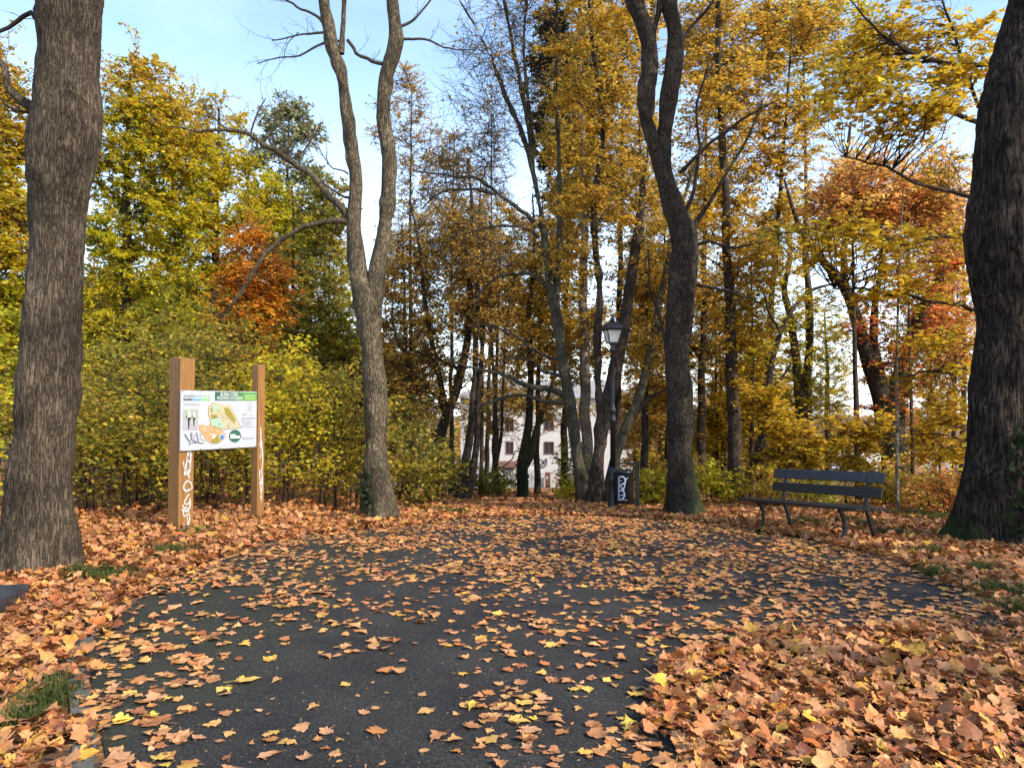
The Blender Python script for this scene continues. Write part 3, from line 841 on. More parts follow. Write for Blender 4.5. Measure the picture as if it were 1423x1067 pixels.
# ================================================================== FURNITURE
POSTM, _nt, _b = mat('stained_timber')
_v = coords(_nt, 'Object', (1, 1, .07))
_c = ramp(_nt, noise(_nt, _v, 26, 5, .65, .6), [(.25, (.13, .056, .013)), (.5, (.225, .104, .023)), (.75, (.31, .155, .038))])
_c = mixc(_nt, ramp(_nt, noise(_nt, coords(_nt), 2.2, 4), [(.5, (0,) * 3), (.75, (.5,) * 3)]), _c, (.17, .062, .016))
_nt.links.new(_c, _b.inputs['Base Color']); _b.inputs['Roughness'].default_value = .55
bump(_nt, _b, noise(_nt, _v, 60, 4), .35, .003)
IRON = plain('black_painted_iron', (.010, .011, .013), .42, .4, 14, bmp=.15)
WHITE = plain('white_panel', (.37, .385, .41), .4, .03, 3)
PAINTW = plain('white_spray_paint', (.46, .49, .49), .6, .12, 12)
PAINTD = plain('dark_marker', (.10, .11, .13), .5, .2, 12)
def flat(name, c, r=.5): return plain(name, c, r, .04, 6)

def info_board():
    ax = Vector((.50, .866, 0)).normalized(); nrm = Vector((ax.y, -ax.x, 0))      # along the panel; out of its face
    pl = Vector(W(250.5, 737, 10.4)); pl.z = float(gz(pl.x, pl.y)); pr = Vector(W(357.5, 722, 11.4)); pr.z = float(gz(pr.x, pr.y))
    rz = math.atan2(ax.y, ax.x)
    t = thing('information_board', 'wooden information board with white map panel between two orange brown posts', 'information board', pl, rz)
    inv = Matrix.Rotation(-rz, 3, 'Z')
    loc = lambda p: inv @ (Vector(p) - pl)
    q = loc(pr)
    a = MB().box((0, 0, 1.13), (.235, .235, 2.54), None, .008).build('post', POSTM, t)
    b = MB().box((q.x, q.y, q.z + 1.10), (.135, .135, 2.56), None, .006).build('post', POSTM, t)
    # the panel stands on the front faces of the posts (local -Y is the front)
    y0 = -.1175 - .028; W_, H = 1.30, .83; x0 = -.125; ztop = 1.95
    x1 = q.x - .115; W_ = x1 - x0
    dy = (q.y - .0675) - (-.1175)
    ang = math.atan2(dy, W_)
    M = Matrix.Translation((x0, y0 + .0, ztop)) @ Matrix.Rotation(ang, 4, 'Z') @ Matrix(((1, 0, 0, 0), (0, 0, -1, 0), (0, 1, 0, 0), (0, 0, 0, 1)))
    # M maps (u right, v up, w out of the face)
    Wp = math.hypot(W_, dy)
    mb = MB(); mb.prism([(0, -H), (Wp, -H), (Wp, 0), (0, 0)], M @ Matrix.Translation((0, 0, -.018)), .018)
    pan = mb.build('map_panel', WHITE, t)
    pan['label'] = 'white printed panel with trail map under green header'
    P = lambda u, v: (u * Wp, -v * H)
    lay = lambda k: M @ Matrix.Translation((0, 0, .0012 * k))
    def poly(pts, m, k, nm, par=pan):
        return MB().prism([P(*p) for p in pts], lay(k), .001).build(nm, m, par)
    rect = lambda u0, v0, u1, v1: [(u0, v1), (u1, v1), (u1, v0), (u0, v0)]
    gd = flat('print_dark_green', (.020, .085, .050)); gl = flat('print_light_green', (.075, .24, .035)); gm = flat('print_mid_green', (.045, .16, .045))
    hb = MB()
    hb.prism([P(*p) for p in rect(.425, .015, .70, .165)], lay(1), .001); header = hb.build('header_band', gd, pan)
    poly(rect(.70, .015, .80, .165), gm, 1, 'header_band'); poly(rect(.80, .015, .998, .165), gl, 1, 'header_band')
    def text(txt, u, v, h, m, k, nm, align='CENTER', wmax=None):
        me = text_mesh(txt, h * H * 1.36, align)
        o = link(nm, me, pan); me.materials.clear(); me.materials.append(m)
        xs = [w_.co.x for w_ in me.vertices]; wd = max(xs) - min(xs)
        sx = min(1, wmax * Wp / wd) if wmax else 1
        o.matrix_local = lay(k) @ Matrix.Translation((u * Wp, -v * H, .001)) @ Matrix.Diagonal((sx, 1, 1, 1))
        return o
    wt = flat('print_white', (.66, .68, .66)); gy = flat('print_grey', (.16, .17, .19)); ye = flat('print_pale_yellow', (.62, .70, .25))
    text('JELENIA GÓRA', .615, .082, .058, wt, 2, 'lettering', wmax=.24)
    text('- WZGÓRZE KOŚCIUSZKI', .615, .148, .058, wt, 2, 'lettering', wmax=.36)
    text('ZIELONY PUNKT', .905, .092, .030, wt, 2, 'lettering', wmax=.15); text('KONTROLNY', .905, .138, .030, ye, 2, 'lettering', wmax=.15)
    ld = flat('logo_dark', (.05, .09, .10)); lb = flat('logo_blue', (.10, .28, .42)); lg = flat('logo_green', (.16, .36, .12))
    text('znajdz', .035, .115, .060, ld, 1, 'logo', 'LEFT', .125); text('kon', .165, .115, .060, lb, 1, 'logo', 'LEFT', .075); text('trole.pl', .243, .115, .060, lg, 1, 'logo', 'LEFT', .12)
    for i, c in enumerate([ld, ld, lb, lb, lg, lg]): poly(rect(.03 + i * .055, .135, .03 + (i + 1) * .055, .168), c, 1, 'logo_bar')
    # photograph of two people stretching
    poly(rect(.03, .315, .215, .66), flat('photo_grey_green', (.26, .30, .23)), 1, 'photo_print')
    poly(rect(.03, .50, .215, .66), flat('photo_path', (.30, .28, .30)), 2, 'photo_print')
    bk = flat('photo_black', (.015, .015, .02)); sk = flat('photo_pale', (.55, .50, .46))
    for (cx, s) in ((.103, 1.0), (.165, .78)):
        g = lambda pts: [(cx + a * s, .45 + b_ * s) for a, b_ in pts]
        poly(g([(-.018, .0), (-.010, .19), (.004, .19), (.006, .06), (.022, .02), (.018, -.005)]), bk, 3, 'photo_print')
        poly(g([(-.016, 0), (.016, 0), (.018, -.06), (.006, -.12), (-.006, -.12), (-.018, -.06)]), sk, 3, 'photo_print')
        poly(g([(-.012, -.05), (-.040, -.02), (-.036, .02), (-.028, -.01)]), bk, 4, 'photo_print')
    # trail map
    up = [(.345, .28), (.40, .205), (.46, .215), (.56, .265), (.615, .235), (.64, .30), (.70, .42), (.775, .645), (.56, .665), (.38, .60), (.365, .50), (.345, .38)]
    lo = [(.225, .595), (.275, .575), (.32, .605), (.38, .575), (.51, .655), (.57, .76), (.55, .82), (.51, .87), (.465, .905), (.395, .90), (.33, .855), (.24, .68)]
    dk = flat('map_edge', (.20, .14, .06)); cr = flat('map_cream', (.36, .32, .20)); pg = flat('map_pale_green', (.27, .38, .28)); ol = flat('map_olive', (.22, .18, .024)); og = flat('map_orange', (.42, .24, .11)); bl = flat('map_blue', (.02, .14, .46))
    grow_ = lambda pts, s: [(sum(p[0] for p in pts) / len(pts) + (a - sum(p[0] for p in pts) / len(pts)) * s, sum(p[1] for p in pts) / len(pts) + (c - sum(p[1] for p in pts) / len(pts)) * s) for a, c in pts]
    poly(grow_(lo, 1.025), dk, 1, 'trail_map'); poly(lo, og, 2, 'trail_map'); poly(grow_(up, 1.025), dk, 3, 'trail_map'); poly(up, cr, 4, 'trail_map')
    poly([(.38, .46), (.46, .44), (.56, .60), (.53, .65), (.39, .59)], pg, 5, 'trail_map'); poly([(.40, .24), (.455, .235), (.47, .30), (.42, .33), (.375, .36)], pg, 5, 'trail_map')
    poly([(.545, .29), (.60, .29), (.64, .36), (.705, .51), (.685, .57), (.63, .50), (.56, .40)], ol, 5, 'trail_map'); poly([(.37, .40), (.45, .41), (.45, .47), (.375, .48)], ol, 5, 'trail_map'); poly([(.365, .30), (.39, .28), (.40, .36), (.37, .37)], ol, 5, 'trail_map')
    poly([(.46, .755), (.50, .86), (.465, .90), (.395, .897), (.375, .85)], ol, 5, 'trail_map')
    poly([(.50, .70), (.56, .76), (.55, .81), (.515, .86), (.49, .78)], cr, 5, 'trail_map')
    ring = lambda cx, cy, rx, ry, n=24: [(cx + rx * math.cos(-2 * math.pi * i / n), cy + ry * math.sin(-2 * math.pi * i / n)) for i in range(n)]
    poly(ring(.523, .80, .022, .042), bl, 6, 'trail_map')
    for i in range(26):
        u, v = random.uniform(.26, .50), random.uniform(.62, .80)
        if (u - .24) * 1.9 + .60 > v - .02: poly(rect(u, v, u + random.uniform(.012, .04), v + random.uniform(.01, .03)), random.choice([cr, flat('map_dark_orange', (.50, .22, .07)), wt]), 6, 'trail_map')
    for i in range(18):
        u, v = random.uniform(.42, .66), random.uniform(.33, .62)
        if u < .40 + (v - .2) * .7: poly(rect(u, v, u + random.uniform(.006, .03), v + random.uniform(.006, .02)), random.choice([gy, pg, ol]), 7, 'trail_map')
    bd = poly(ring(.698, .79, .082, .112, 36), gd, 1, 'round_badge')
    for v, w in ((.765, .07), (.795, .13), (.82, .13)): poly(rect(.635, v - .008, .635 + w, v + .008), wt, 2, 'badge_text')
    for (u0, v0, u1) in [(.86, .215, .93), (.86, .265, .94), (.88, .30, .92), (.85, .335, .93), (.80, .40, .86), (.80, .42, .85), (.90, .42, .94), (.80, .56, .93), (.80, .585, .93), (.82, .61, .91), (.80, .64, .98), (.80, .83, .98), (.80, .85, .95), (.04, .22, .20), (.04, .245, .24), (.80, .53, .92)]:
        poly(rect(u0, v0 - .005, u1, v0 + .005), flat('print_pale_grey', (.22, .23, .26)), 1, 'small_print')
    poly(rect(.79, .475, .98, .49), gy, 1, 'small_print')
    for v in (.53, .62, .82): poly(rect(.79, v - .012, .80, v + .012), gd, 1, 'small_print')
    mb = MB(); S_ = lambda pts, w: mb.stroke([P(*p) for p in pts], w, lay(8))
    S_([(.05, .72), (.085, .80), (.115, .865), (.13, .80), (.125, .70)], .014); S_([(.13, .80), (.16, .84), (.20, .86)], .010); S_([(.195, .70), (.205, .78), (.22, .86)], .009)
    S_([(.095, .905), (.14, .87), (.20, .87), (.28, .89)], .011); S_([(.14, .72), (.17, .82), (.18, .72)], .006); S_([(.22, .76), (.25, .72), (.24, .80), (.30, .86)], .006)
    mb.build('graffiti', PAINTD, pan)
    for u in (.02, .25, .5, .75, .98):
        for v in (.015, .985):
            MB().cyl(M @ Vector((*P(u, v), 0)), M @ Vector((*P(u, v), .004)), .008, .006, 8).build('screw', IRON, pan)
    # white spray tags on the posts
    def sq(pts, n=6): return [tuple(p) for p in catmull(np.array(pts, float), len(pts) * n)]
    Mf = Matrix.Translation((0, -.1175, 0)) @ Matrix(((1, 0, 0, 0), (0, 0, -1, 0), (0, 1, 0, 0), (0, 0, 0, 1)))
    mb = MB(); Q = lambda pts, w: mb.stroke(sq(pts), w, Mf, .003)
    Q([(-.03, .78), (.02, 1.08), (.06, 1.10), (.055, .86), (.03, .80)], .022); Q([(-.05, .92), (.00, .82), (.07, .90)], .014); Q([(-.06, .98), (-.02, .84), (.05, .76)], .013)
    Q([(.0, .80), (.05, .85), (.05, .95), (.0, 1.0), (.03, 1.07)], .02); Q([(-.02, .80), (.02, .78), (.05, .72)], .012)
    Q([(.08, .66), (.02, .70), (-.03, .66), (-.04, .60), (.0, .56), (.06, .58)], .020); Q([(.08, .66), (.09, .60), (.07, .58)], .014)
    Q([(.05, .52), (.0, .46), (-.03, .40), (.03, .38), (.06, .43)], .018); Q([(-.06, .38), (.0, .28), (.06, .34), (.06, .46)], .018); Q([(-.07, .30), (-.01, .34), (.05, .26)], .016)
    Q([(-.05, .33), (-.03, .22), (.03, .24), (.06, .20), (.03, .06), (.0, .02)], .016); Q([(-.04, .12), (.0, .04), (.03, .10), (.02, .22)], .012)
    mb.build('graffiti', PAINTW, a)
    Mr = Matrix.Translation((q.x, q.y - .0675, q.z)) @ Matrix(((1, 0, 0, 0), (0, 0, -1, 0), (0, 1, 0, 0), (0, 0, 0, 1)))
    mb = MB(); Q = lambda pts, w: mb.stroke(sq(pts), w, Mr, .003)
    Q([(-.01, 1.42), (-.005, 1.2), (.0, 1.0)], .016); Q([(.0, 1.25), (.02, 1.1), (.03, .9), (.0, .7)], .014); Q([(-.03, 1.2), (.0, 1.05), (-.02, .95)], .012); Q([(-.03, .75), (.0, .55), (.03, .70), (.02, .45), (-.01, .35)], .014); Q([(-.02, .6), (.01, .4), (.02, .3)], .012); Q([(-.035, .78), (.03, .72)], .01)
    mb.build('graffiti', PAINTW, b)
info_board()

def bench():
    L0, R0 = Vector((4.13, 12.35, 0)), Vector((4.86, 10.78, 0))
    ax = (R0 - L0).normalized(); span = (R0 - L0).length
    z = min(float(gz(L0.x, L0.y)), float(gz(R0.x, R0.y))); rz = math.atan2(ax.y, ax.x)
    slope = float(gz(R0.x, R0.y)) - float(gz(L0.x, L0.y))
    t = thing('park_bench', 'dark park bench with two back boards on curved iron legs at the path edge', 'bench', (L0.x, L0.y, float(gz(L0.x, L0.y))), rz)
    t.rotation_euler = (0, -math.atan2(slope, span), rz); t.scale = (.94, 1.05, 1.18)
    slat = plain('dark_brown_board', (.009, .006, .005), .5, .4, 9, bmp=.2); blue = plain('sky_sheen_board', (.018, .020, .028), .36, .35, 9, bmp=.2)  # top board's blue is the sky's sheen put into its base colour
    x0, x1 = -.42, span + .40
    for i, x in enumerate((0, span)):
        # local +Y is towards the back
        MB().bar([(x, -.045, .008), (x, -.005, .05), (x, .035, .16), (x, .035, .27), (x, .00, .36), (x, -.055, .415)], .045, [.06, .05, .045, .045, .05, .06]).build('front_leg', IRON, t)
        MB().bar([(x, .62, .005), (x, .585, .12), (x, .52, .30), (x, .47, .42)], .045, [.06, .045, .045, .05]).build('rear_leg', IRON, t)
        MB().bar([(x, -.05, .405), (x, .20, .395), (x, .49, .405)], .04, .035).build('seat_rail', IRON, t)
        MB().bar([(x, .47, .40), (x, .50, .55), (x, .545, .72), (x, .585, .86)], .045, [.05, .04, .035, .03]).build('back_support', IRON, t)
    sm = MB()
    for k, y in enumerate((-.065, .085, .235, .385)): sm.box(((x0 + x1) / 2, y, .435 - .006 * k), (x1 - x0, .138, .034), Matrix.Rotation(-.03, 3, 'X'), .006)
    sm.build('seat', slat, t)
    MB().box(((x0 + x1) / 2 + .02, .500, .60), (x1 - x0 - .26, .034, .125), Matrix.Rotation(-.22, 3, 'X'), .006).build('backrest_board', slat, t)
    o = MB().box(((x0 + x1) / 2 + .03, .545, .785), (x1 - x0 - .24, .034, .135), Matrix.Rotation(-.26, 3, 'X'), .006).build('backrest_board', blue, t)
    o['label'] = 'top back board with blue sky sheen put into its colour'
    mb = MB()
    for x in (0, span):
        for y, zz in ((.478, .62), (.478, .58), (.52, .80), (.515, .76)): mb.cyl((x, y, zz), (x, y - .008, zz), .009, .007, 8)
    mb.build('bolt', IRON, t)
bench()

def lamp():
    p = Vector(W(852, 700, 16.7)); p.z = float(gz(p.x, p.y))
    t = thing('street_lamp', 'tall black cast iron lamp post with a four sided lantern', 'street lamp', p)
    MB().lathe([(.135, -.1), (.135, .05), (.12, .08), (.125, .22), (.105, .30), (.10, .62), (.115, .66), (.10, .72), (.085, .78), (.075, .95)], 20).build('base', IRON, t)
    MB().lathe([(.062, .9), (.060, 1.95), (.076, 1.98), (.076, 2.03), (.058, 2.06), (.058, 2.16), (.072, 2.19), (.070, 2.24), (.044, 2.30), (.038, 3.52), (.062, 3.55), (.062, 3.60), (.040, 3.64), (.075, 3.70), (.05, 3.72)], 18).build('pole', IRON, t)
    r = Matrix.Rotation(R(10), 4, 'Z')
    def sqf(a, z): return [r @ Vector((sx * a, sy * a, z)) for sx, sy in ((-1, -1), (1, -1), (1, 1), (-1, 1))]
    def frustum(mb, rings):
        vs = [[mb.bm.verts.new(v) for v in sqf(a, z)] for a, z in rings]
        for A, B in zip(vs, vs[1:]):
            for k in range(4): mb.bm.faces.new((A[k], A[(k + 1) % 4], B[(k + 1) % 4], B[k]))
        mb.bm.faces.new(vs[0][::-1]); mb.bm.faces.new(vs[-1]); return mb
    glass, nt, b = mat('frosted_lantern_glass')
    nt.links.new(ramp(nt, noise(nt, coords(nt), 6, 3), [(.3, (.60, .58, .52)), (.7, (.72, .71, .66))]), b.inputs['Base Color'])
    b.inputs['Roughness'].default_value = .35
    frustum(MB(), [(.098, 3.735), (.165, 4.005)]).build('lantern_glass', glass, t)
    fr = MB()
    for A, B in zip(sqf(.098, 3.72), sqf(.168, 4.01)): fr.bar([A, B], .022, .022, (1, 0, 0))
    for a, z in ((.102, 3.725), (.172, 4.015)):
        c = sqf(a, z)
        for k in range(4): fr.bar([c[k], c[(k + 1) % 4]], .02, .024, (0, 0, 1))
    fr.build('lantern_frame', IRON, t)
    cap = frustum(MB(), [(.215, 4.01), (.225, 4.03), (.19, 4.06), (.165, 4.13), (.115, 4.18), (.075, 4.20)])
    cap.lathe([(.07, 4.19), (.055, 4.24), (.06, 4.26), (.03, 4.29), (.018, 4.32), (.03, 4.345), (.012, 4.38), (.004, 4.40)], 14)
    cap.build('lantern_cap', IRON, t)
lamp()

def bin_():
    c = Vector(W(867.5, 690, 16.45)); c.z = float(gz(c.x, c.y))
    t = thing('litter_bin', 'black cylinder litter bin with white tag hanging beside the lamp post', 'litter bin', c)
    k = 16.45 / F
    body = MB().lathe([(.16, .17), (.185, .18), (.195, .20), (.195, .83), (.202, .84), (.202, .87), (.185, .875), (.17, .83)], 28).build('body', plain('black_bin_metal', (.012, .013, .016), .33, .35, 6), t)
    px = (886 - 867.5) * k
    MB().bar([(px, .02, -.1), (px, .02, 1.05)], .075, .075).build('post', IRON, t)
    rust = plain('dark_iron_rod', (.02, .017, .015), .5, .3, 10)
    MB().bar([(-.19, -.02, .86), (-.19, -.02, 1.045), (px - .02, -.02, 1.045)], .03, .03, (0, 1, 0)).build('hanger_frame', rust, t)
    MB().bar([(px - .09, .0, .80), (px - .09, .0, 1.045)], .03, .03, (0, 1, 0)).build('hanger_frame', rust, t)
    MB().bar([(-.16, .0, .16), (px, .0, .16)], .03, .03, (0, 1, 0)).build('lower_bracket', rust, t)
    # sprayed tag wraps round the front of the cylinder
    mb = MB()
    def sp(pts, w):
        A = catmull(np.array(pts, float), len(pts) * 7)
        prev = None
        for i, (u, v) in enumerate(A):
            d = A[min(i + 1, len(A) - 1)] - A[max(i - 1, 0)]; d = d / (np.linalg.norm(d) + 1e-9); n = np.array([-d[1], d[0]]) * w / 2
            cur = [mb.bm.verts.new(Vector((.198 * math.sin(a / .198), -.198 * math.cos(a / .198), z))) for a, z in ((u - n[0], v - n[1]), (u + n[0], v + n[1]))]
            if prev: mb.bm.faces.new((prev[0], cur[0], cur[1], prev[1]))
            prev = cur
    sp([(-.16, .24), (-.155, .45), (-.15, .76)], .035); sp([(-.15, .74), (-.06, .76), (.0, .68), (-.06, .60), (-.14, .58)], .03); sp([(-.14, .57), (-.07, .50), (-.12, .44)], .03)
    sp([(-.15, .44), (-.06, .46), (-.02, .36), (-.07, .28), (-.15, .26)], .03); sp([(-.12, .34), (-.06, .37), (-.02, .32)], .022); sp([(.0, .68), (-.03, .52), (-.07, .44)], .025); sp([(-.02, .70), (.03, .72), (.05, .74)], .02); sp([(-.15, .25), (-.03, .26), (.04, .25)], .012); sp([(-.10, .68), (-.09, .66)], .03)
    mb.build('graffiti', plain('pale_blue_spray_paint', (.42, .46, .55), .6, .15, 15), t)
bin_()

def slab():
    p = G(-10, 872); p = Vector((p[0] - .37, p[1] + .42, 0)); p.z = float(gz(p.x, p.y))
    m, nt, b = mat('dark_wet_slate'); v = coords(nt)
    nt.links.new(ramp(nt, noise(nt, v, 22, 6, .75), [(.35, (.012, .014, .020)), (.6, (.035, .042, .055)), (.75, (.16, .19, .23))]), b.inputs['Base Color'])
    b.inputs['Roughness'].default_value = .3; bump(nt, b, noise(nt, v, 40, 5), .6, .01)
    tag(MB().box((0, 0, .05), (.46, .62, .22), Matrix.Rotation(R(14), 3, 'Z'), .02).build('stone_slab', m, None, p), 'dark blue grey stone slab in the leaves at the left edge', 'stone slab')
slab()
# ================================================================== HOUSE AND CARS BEYOND THE TREES
def house():
    D = 99.0; k = D / F
    c = Vector(W(640, 676, D)); c.z = float(gz(c.x, D)) - .1
    t = thing('apartment_house', 'white rendered house with dark windows at the foot of the leafy path', 'house', c)
    X = lambda px: (px - 640) * k
    Zz = lambda py: W(640, py, D)[2] - c.z
    wall = plain('white_render', (.46, .43, .40), .9, .05, 1.5, bmp=.2); wall2 = plain('pale_grey_render', (.36, .35, .335), .9, .06, 1.5)
    plin = plain('grey_plinth', (.30, .30, .29), .9, .15, 3); dark = plain('dark_glass', (.025, .028, .032), .12, .2, 2); frm = plain('brown_frame', (.14, .055, .035), .5, .2, 4)
    redf = plain('red_frame', (.30, .06, .045), .5, .2, 4); roofm = plain('brown_red_tiles', (.16, .075, .055), .8, .3, 6); stone = plain('pink_rubble_wall', (.34, .22, .19), .9, .4, 5, bmp=.5)
    cream = plain('cream_render', (.62, .55, .44), .9, .08, 2)
    top = Zz(553)
    MB().box((X(760), 6, top / 2), (X(880) - X(640), 12, top)).build('wall', wall, t)
    MB().box((X(720), .0 - .30, Zz(652) / 2), (X(787) - X(728), .6, Zz(652))).build('wall_projection', wall2, t)
    MB().box((X(757), -.63, .45), (X(787) - X(728) + .0, .06, .9)).build('plinth', plin, t) if False else MB().box((X(720), -.62, .45), (X(787) - X(728) + .02, .06, .9)).build('plinth', plin, t)
    rf = MB(); y0, y1 = -.8, 12.8; xa, xb = X(640) - .8, X(880) + .8
    v = [rf.bm.verts.new(p) for p in ((xa, y0, top), (xb, y0, top), (xb, y1, top), (xa, y1, top), (xa + 4, 6, top + 2.6), (xb - 4, 6, top + 2.6))]
    for f in ((0, 1, 5, 4), (1, 2, 5), (2, 3, 4, 5), (3, 0, 4), (3, 2, 1, 0)): rf.bm.faces.new([v[i] for i in f])
    rf.build('roof', plain('pale_grey_roof', (.24, .22, .21), .8, .1, 3), t)
    def win(x0, y0_, x1, y1_, fm=frm, yb=0.0):
        a, b = X(x0), X(x1); za, zb = Zz(y1_), Zz(y0_)
        f = MB()
        w = .09
        for bx in ((a + b) / 2,): 
            f.box((bx, yb - .03, za - .02), (b - a + .2, .16, .09)); f.box((bx, yb - .03, zb), (b - a + .1, .12, w))
        for bx in (a, b, (a + b) / 2): f.box((bx, yb - .025, (za + zb) / 2), (w, .10, zb - za - .1))
        o = f.build('window', fm, t)
        MB().box(((a + b) / 2, yb - .005, (za + zb) / 2), (b - a, .03, zb - za)).build('pane', dark, o)
    for r in ((703, 582, 713, 598), (756, 582, 769, 597), (703, 614, 713, 630), (756, 614, 769, 630), (676, 584, 688, 598), (668, 624, 676, 640), (730, 584, 740, 598), (730, 615, 740, 630), (800, 582, 812, 597), (800, 614, 812, 630), (838, 582, 850, 597)): win(*r)
    win(863, 608, 875, 622, redf)
    # porch
    p = MB(); p.box((X(706), -.8, Zz(644)), (X(720) - X(694), 1.7, .7)); p.build('porch_roof', roofm, t)
    MB().box((X(696), -1.4, Zz(650) / 2), (X(698.5) - X(694), .25, Zz(650))).build('porch_pillar', cream, t)
    MB().box((X(708), -.03, Zz(657) - .2), (X(714) - X(701), .08, 1.5)).build('dark_porch_opening', dark, t)  # dark sheet stands in for the shaded opening below the porch roof
    MB().box((X(672), -.6, Zz(642) / 2), (X(687) - X(659), .9, Zz(642))).build('low_annex', wall2, t)
    dx = X(760.5) - X(757) + X(757) * 0
    dr = MB().box((X(760.5) - 3.55 * 0, -.64, 1.12), (.68, .06, 2.15), None, .01).build('door', frm, t)
    MB().box((X(759.5), -.68, 1.45), (.22, .03, .3)).build('door_pane', wall, dr)
    MB().box((X(780), -2.2, Zz(656) / 2), (X(791) - X(772), .5, Zz(656)), None, .05).build('rubble_wall', stone, t)
    # graffiti on the projecting wall
    M = Matrix.Translation((X(730), -.61, 0)) @ Matrix(((1, 0, 0, 0), (0, 0, -1, 0), (0, 1, 0, 0), (0, 0, 0, 1)))
    mb = MB(); Q = lambda pts, w: mb.stroke([tuple(p) for p in catmull(np.array(pts, float), len(pts) * 6)], w, M, .012)
    Q([(.5, 1.9), (.15, 1.7), (.1, 1.2), (.4, 1.0), (.65, 1.2)], .09); Q([(.75, 2.1), (.8, 1.4), (.82, .8)], .09); Q([(.8, 1.4), (1.0, 1.6), (1.1, 1.2)], .08)
    Q([(1.25, 1.8), (1.4, 1.3), (1.6, 1.8), (1.3, .5)], .08); Q([(1.85, 1.9), (1.85, 1.2), (1.9, .6)], .09); Q([(1.85, 1.9), (2.5, 1.95), (2.55, 1.5), (1.9, 1.35)], .08); Q([(1.6, .55), (2.4, .5)], .05)
    mb.build('graffiti', PAINTD, t)
    mb = MB(); M2 = Matrix.Translation((X(738), -.02, Zz(652))) @ Matrix(((1, 0, 0, 0), (0, 0, -1, 0), (0, 1, 0, 0), (0, 0, 0, 1)))
    Q = lambda pts, w: mb.stroke([tuple(p) for p in catmull(np.array(pts, float), len(pts) * 6)], w, M2, .012)
    Q([(.1, .5), (.6, 1.2), (1.3, 1.25), (1.7, .7)], .16); Q([(1.6, .2), (1.2, .35), (1.5, .8), (2.0, 1.3), (1.9, .6), (1.6, .3)], .28)
    mb.build('graffiti', PAINTD, t)
house()

def car(px, py, d, rz, paint, label, van=False):
    p = Vector(W(px, py, d)); p.z = float(gz(p.x, p.y))
    t = thing('parked_van' if van else 'parked_car', label, 'van' if van else 'car', p, rz)
    t.location.z = max(p.z, W(px, py, d)[2])
    L, Wd, H = (5.2, 1.95, 2.2) if van else (4.3, 1.75, 1.45)
    M = Matrix(((1, 0, 0, 0), (0, 0, -1, Wd / 2), (0, 1, 0, 0), (0, 0, 0, 1)))
    if van:
        body = [(-2.6, .35), (2.45, .35), (2.6, .5), (2.58, 1.0), (2.25, 1.18), (1.55, 2.05), (1.3, 2.2), (-2.5, 2.2), (-2.6, 2.1)]
        sidew = [(.55, 1.25), (1.95, 1.2), (1.45, 1.9), (.55, 1.9)]; fr = [(2.27, 1.2, 1.57, 2.02)]; ax = (-1.6, 1.7)
    else:
        body = [(-2.1, .32), (2.1, .32), (2.15, .5), (2.08, .78), (1.05, .95), (.45, 1.38), (-.9, 1.45), (-1.65, 1.32), (-2.1, .95), (-2.15, .6)]
        sidew = [(-1.6, .98), (.85, .98), (.38, 1.32), (-.88, 1.38), (-1.45, 1.28)]; fr = [(1.03, .97, .47, 1.37)]; ax = (-1.3, 1.3)
    mb = MB(); mb.prism(body, M, Wd)
    bmesh.ops.bevel(mb.bm, geom=[e for e in mb.bm.edges], offset=.06, segments=2, affect='EDGES')
    mb.build('body', paint, t, smooth=False)
    gl = CARGLASS
    for y in (-Wd / 2 - .006, Wd / 2 + .006):
        m2 = Matrix(((1, 0, 0, 0), (0, 0, -1, y), (0, 1, 0, 0), (0, 0, 0, 1)))
        MB().prism(sidew, m2 @ Matrix.Translation((0, 0, -.004)), .008).build('side_window', gl, t)
    for (xa, za, xb, zb) in fr:
        w = MB(); q = [w.bm.verts.new(v) for v in ((xa + .012, -Wd / 2 + .12, za + .01), (xa + .012, Wd / 2 - .12, za + .01), (xb + .012, Wd / 2 - .16, zb), (xb + .012, -Wd / 2 + .16, zb))]
        w.bm.faces.new(q); w.build('windscreen', gl, t)
    for x in ax:
        for s in (-1, 1):
            wl = MB().cyl((x, s * (Wd / 2 - .2), .32), (x, s * (Wd / 2 + .01), .32), .32, .32, 24).build('wheel', TYRE, t)
            MB().cyl((x, s * (Wd / 2 + .005), .32), (x, s * (Wd / 2 + .02), .32), .2, .18, 16).build('rim', RIMM, wl)
    hx = 2.58 if van else 2.12
    for s in (-1, 1):
        MB().box((hx, s * (Wd / 2 - .28), .72 if van else .66), (.06, .34, .16), None, .02).build('headlight', RIMM, t)
        MB().box((-2.6 if van else -2.13, s * (Wd / 2 - .2), .85), (.05, .2, .28), None, .02).build('tail_light', TAIL, t)
CARGLASS = plain('car_glass', (.02, .025, .03), .06, .2, 1); TYRE = plain('tyre_rubber', (.012, .012, .012), .8, .2, 9); RIMM = plain('bright_metal', (.45, .46, .48), .25, .1, 5, metal=.7); TAIL = plain('red_lamp', (.35, .01, .01), .3, .1, 4)
WHITEC = plain('white_car_paint', (.74, .75, .76), .25, .03, 2); BLUEC = plain('violet_blue_car_paint', (.07, .06, .16), .25, .1, 2); SILV = plain('silver_car_paint', (.50, .53, .56), .3, .05, 2, metal=.3)
car(1197, 667, 62, R(200), WHITEC, 'white van parked down the slope behind the bench', True)
car(1290, 664, 40, R(165), SILV, 'pale silver car parked beyond the saplings left of the mossy trunk')
car(1046, 676, 70, R(170), BLUEC, 'violet blue car parked far down the slope left of the bench')

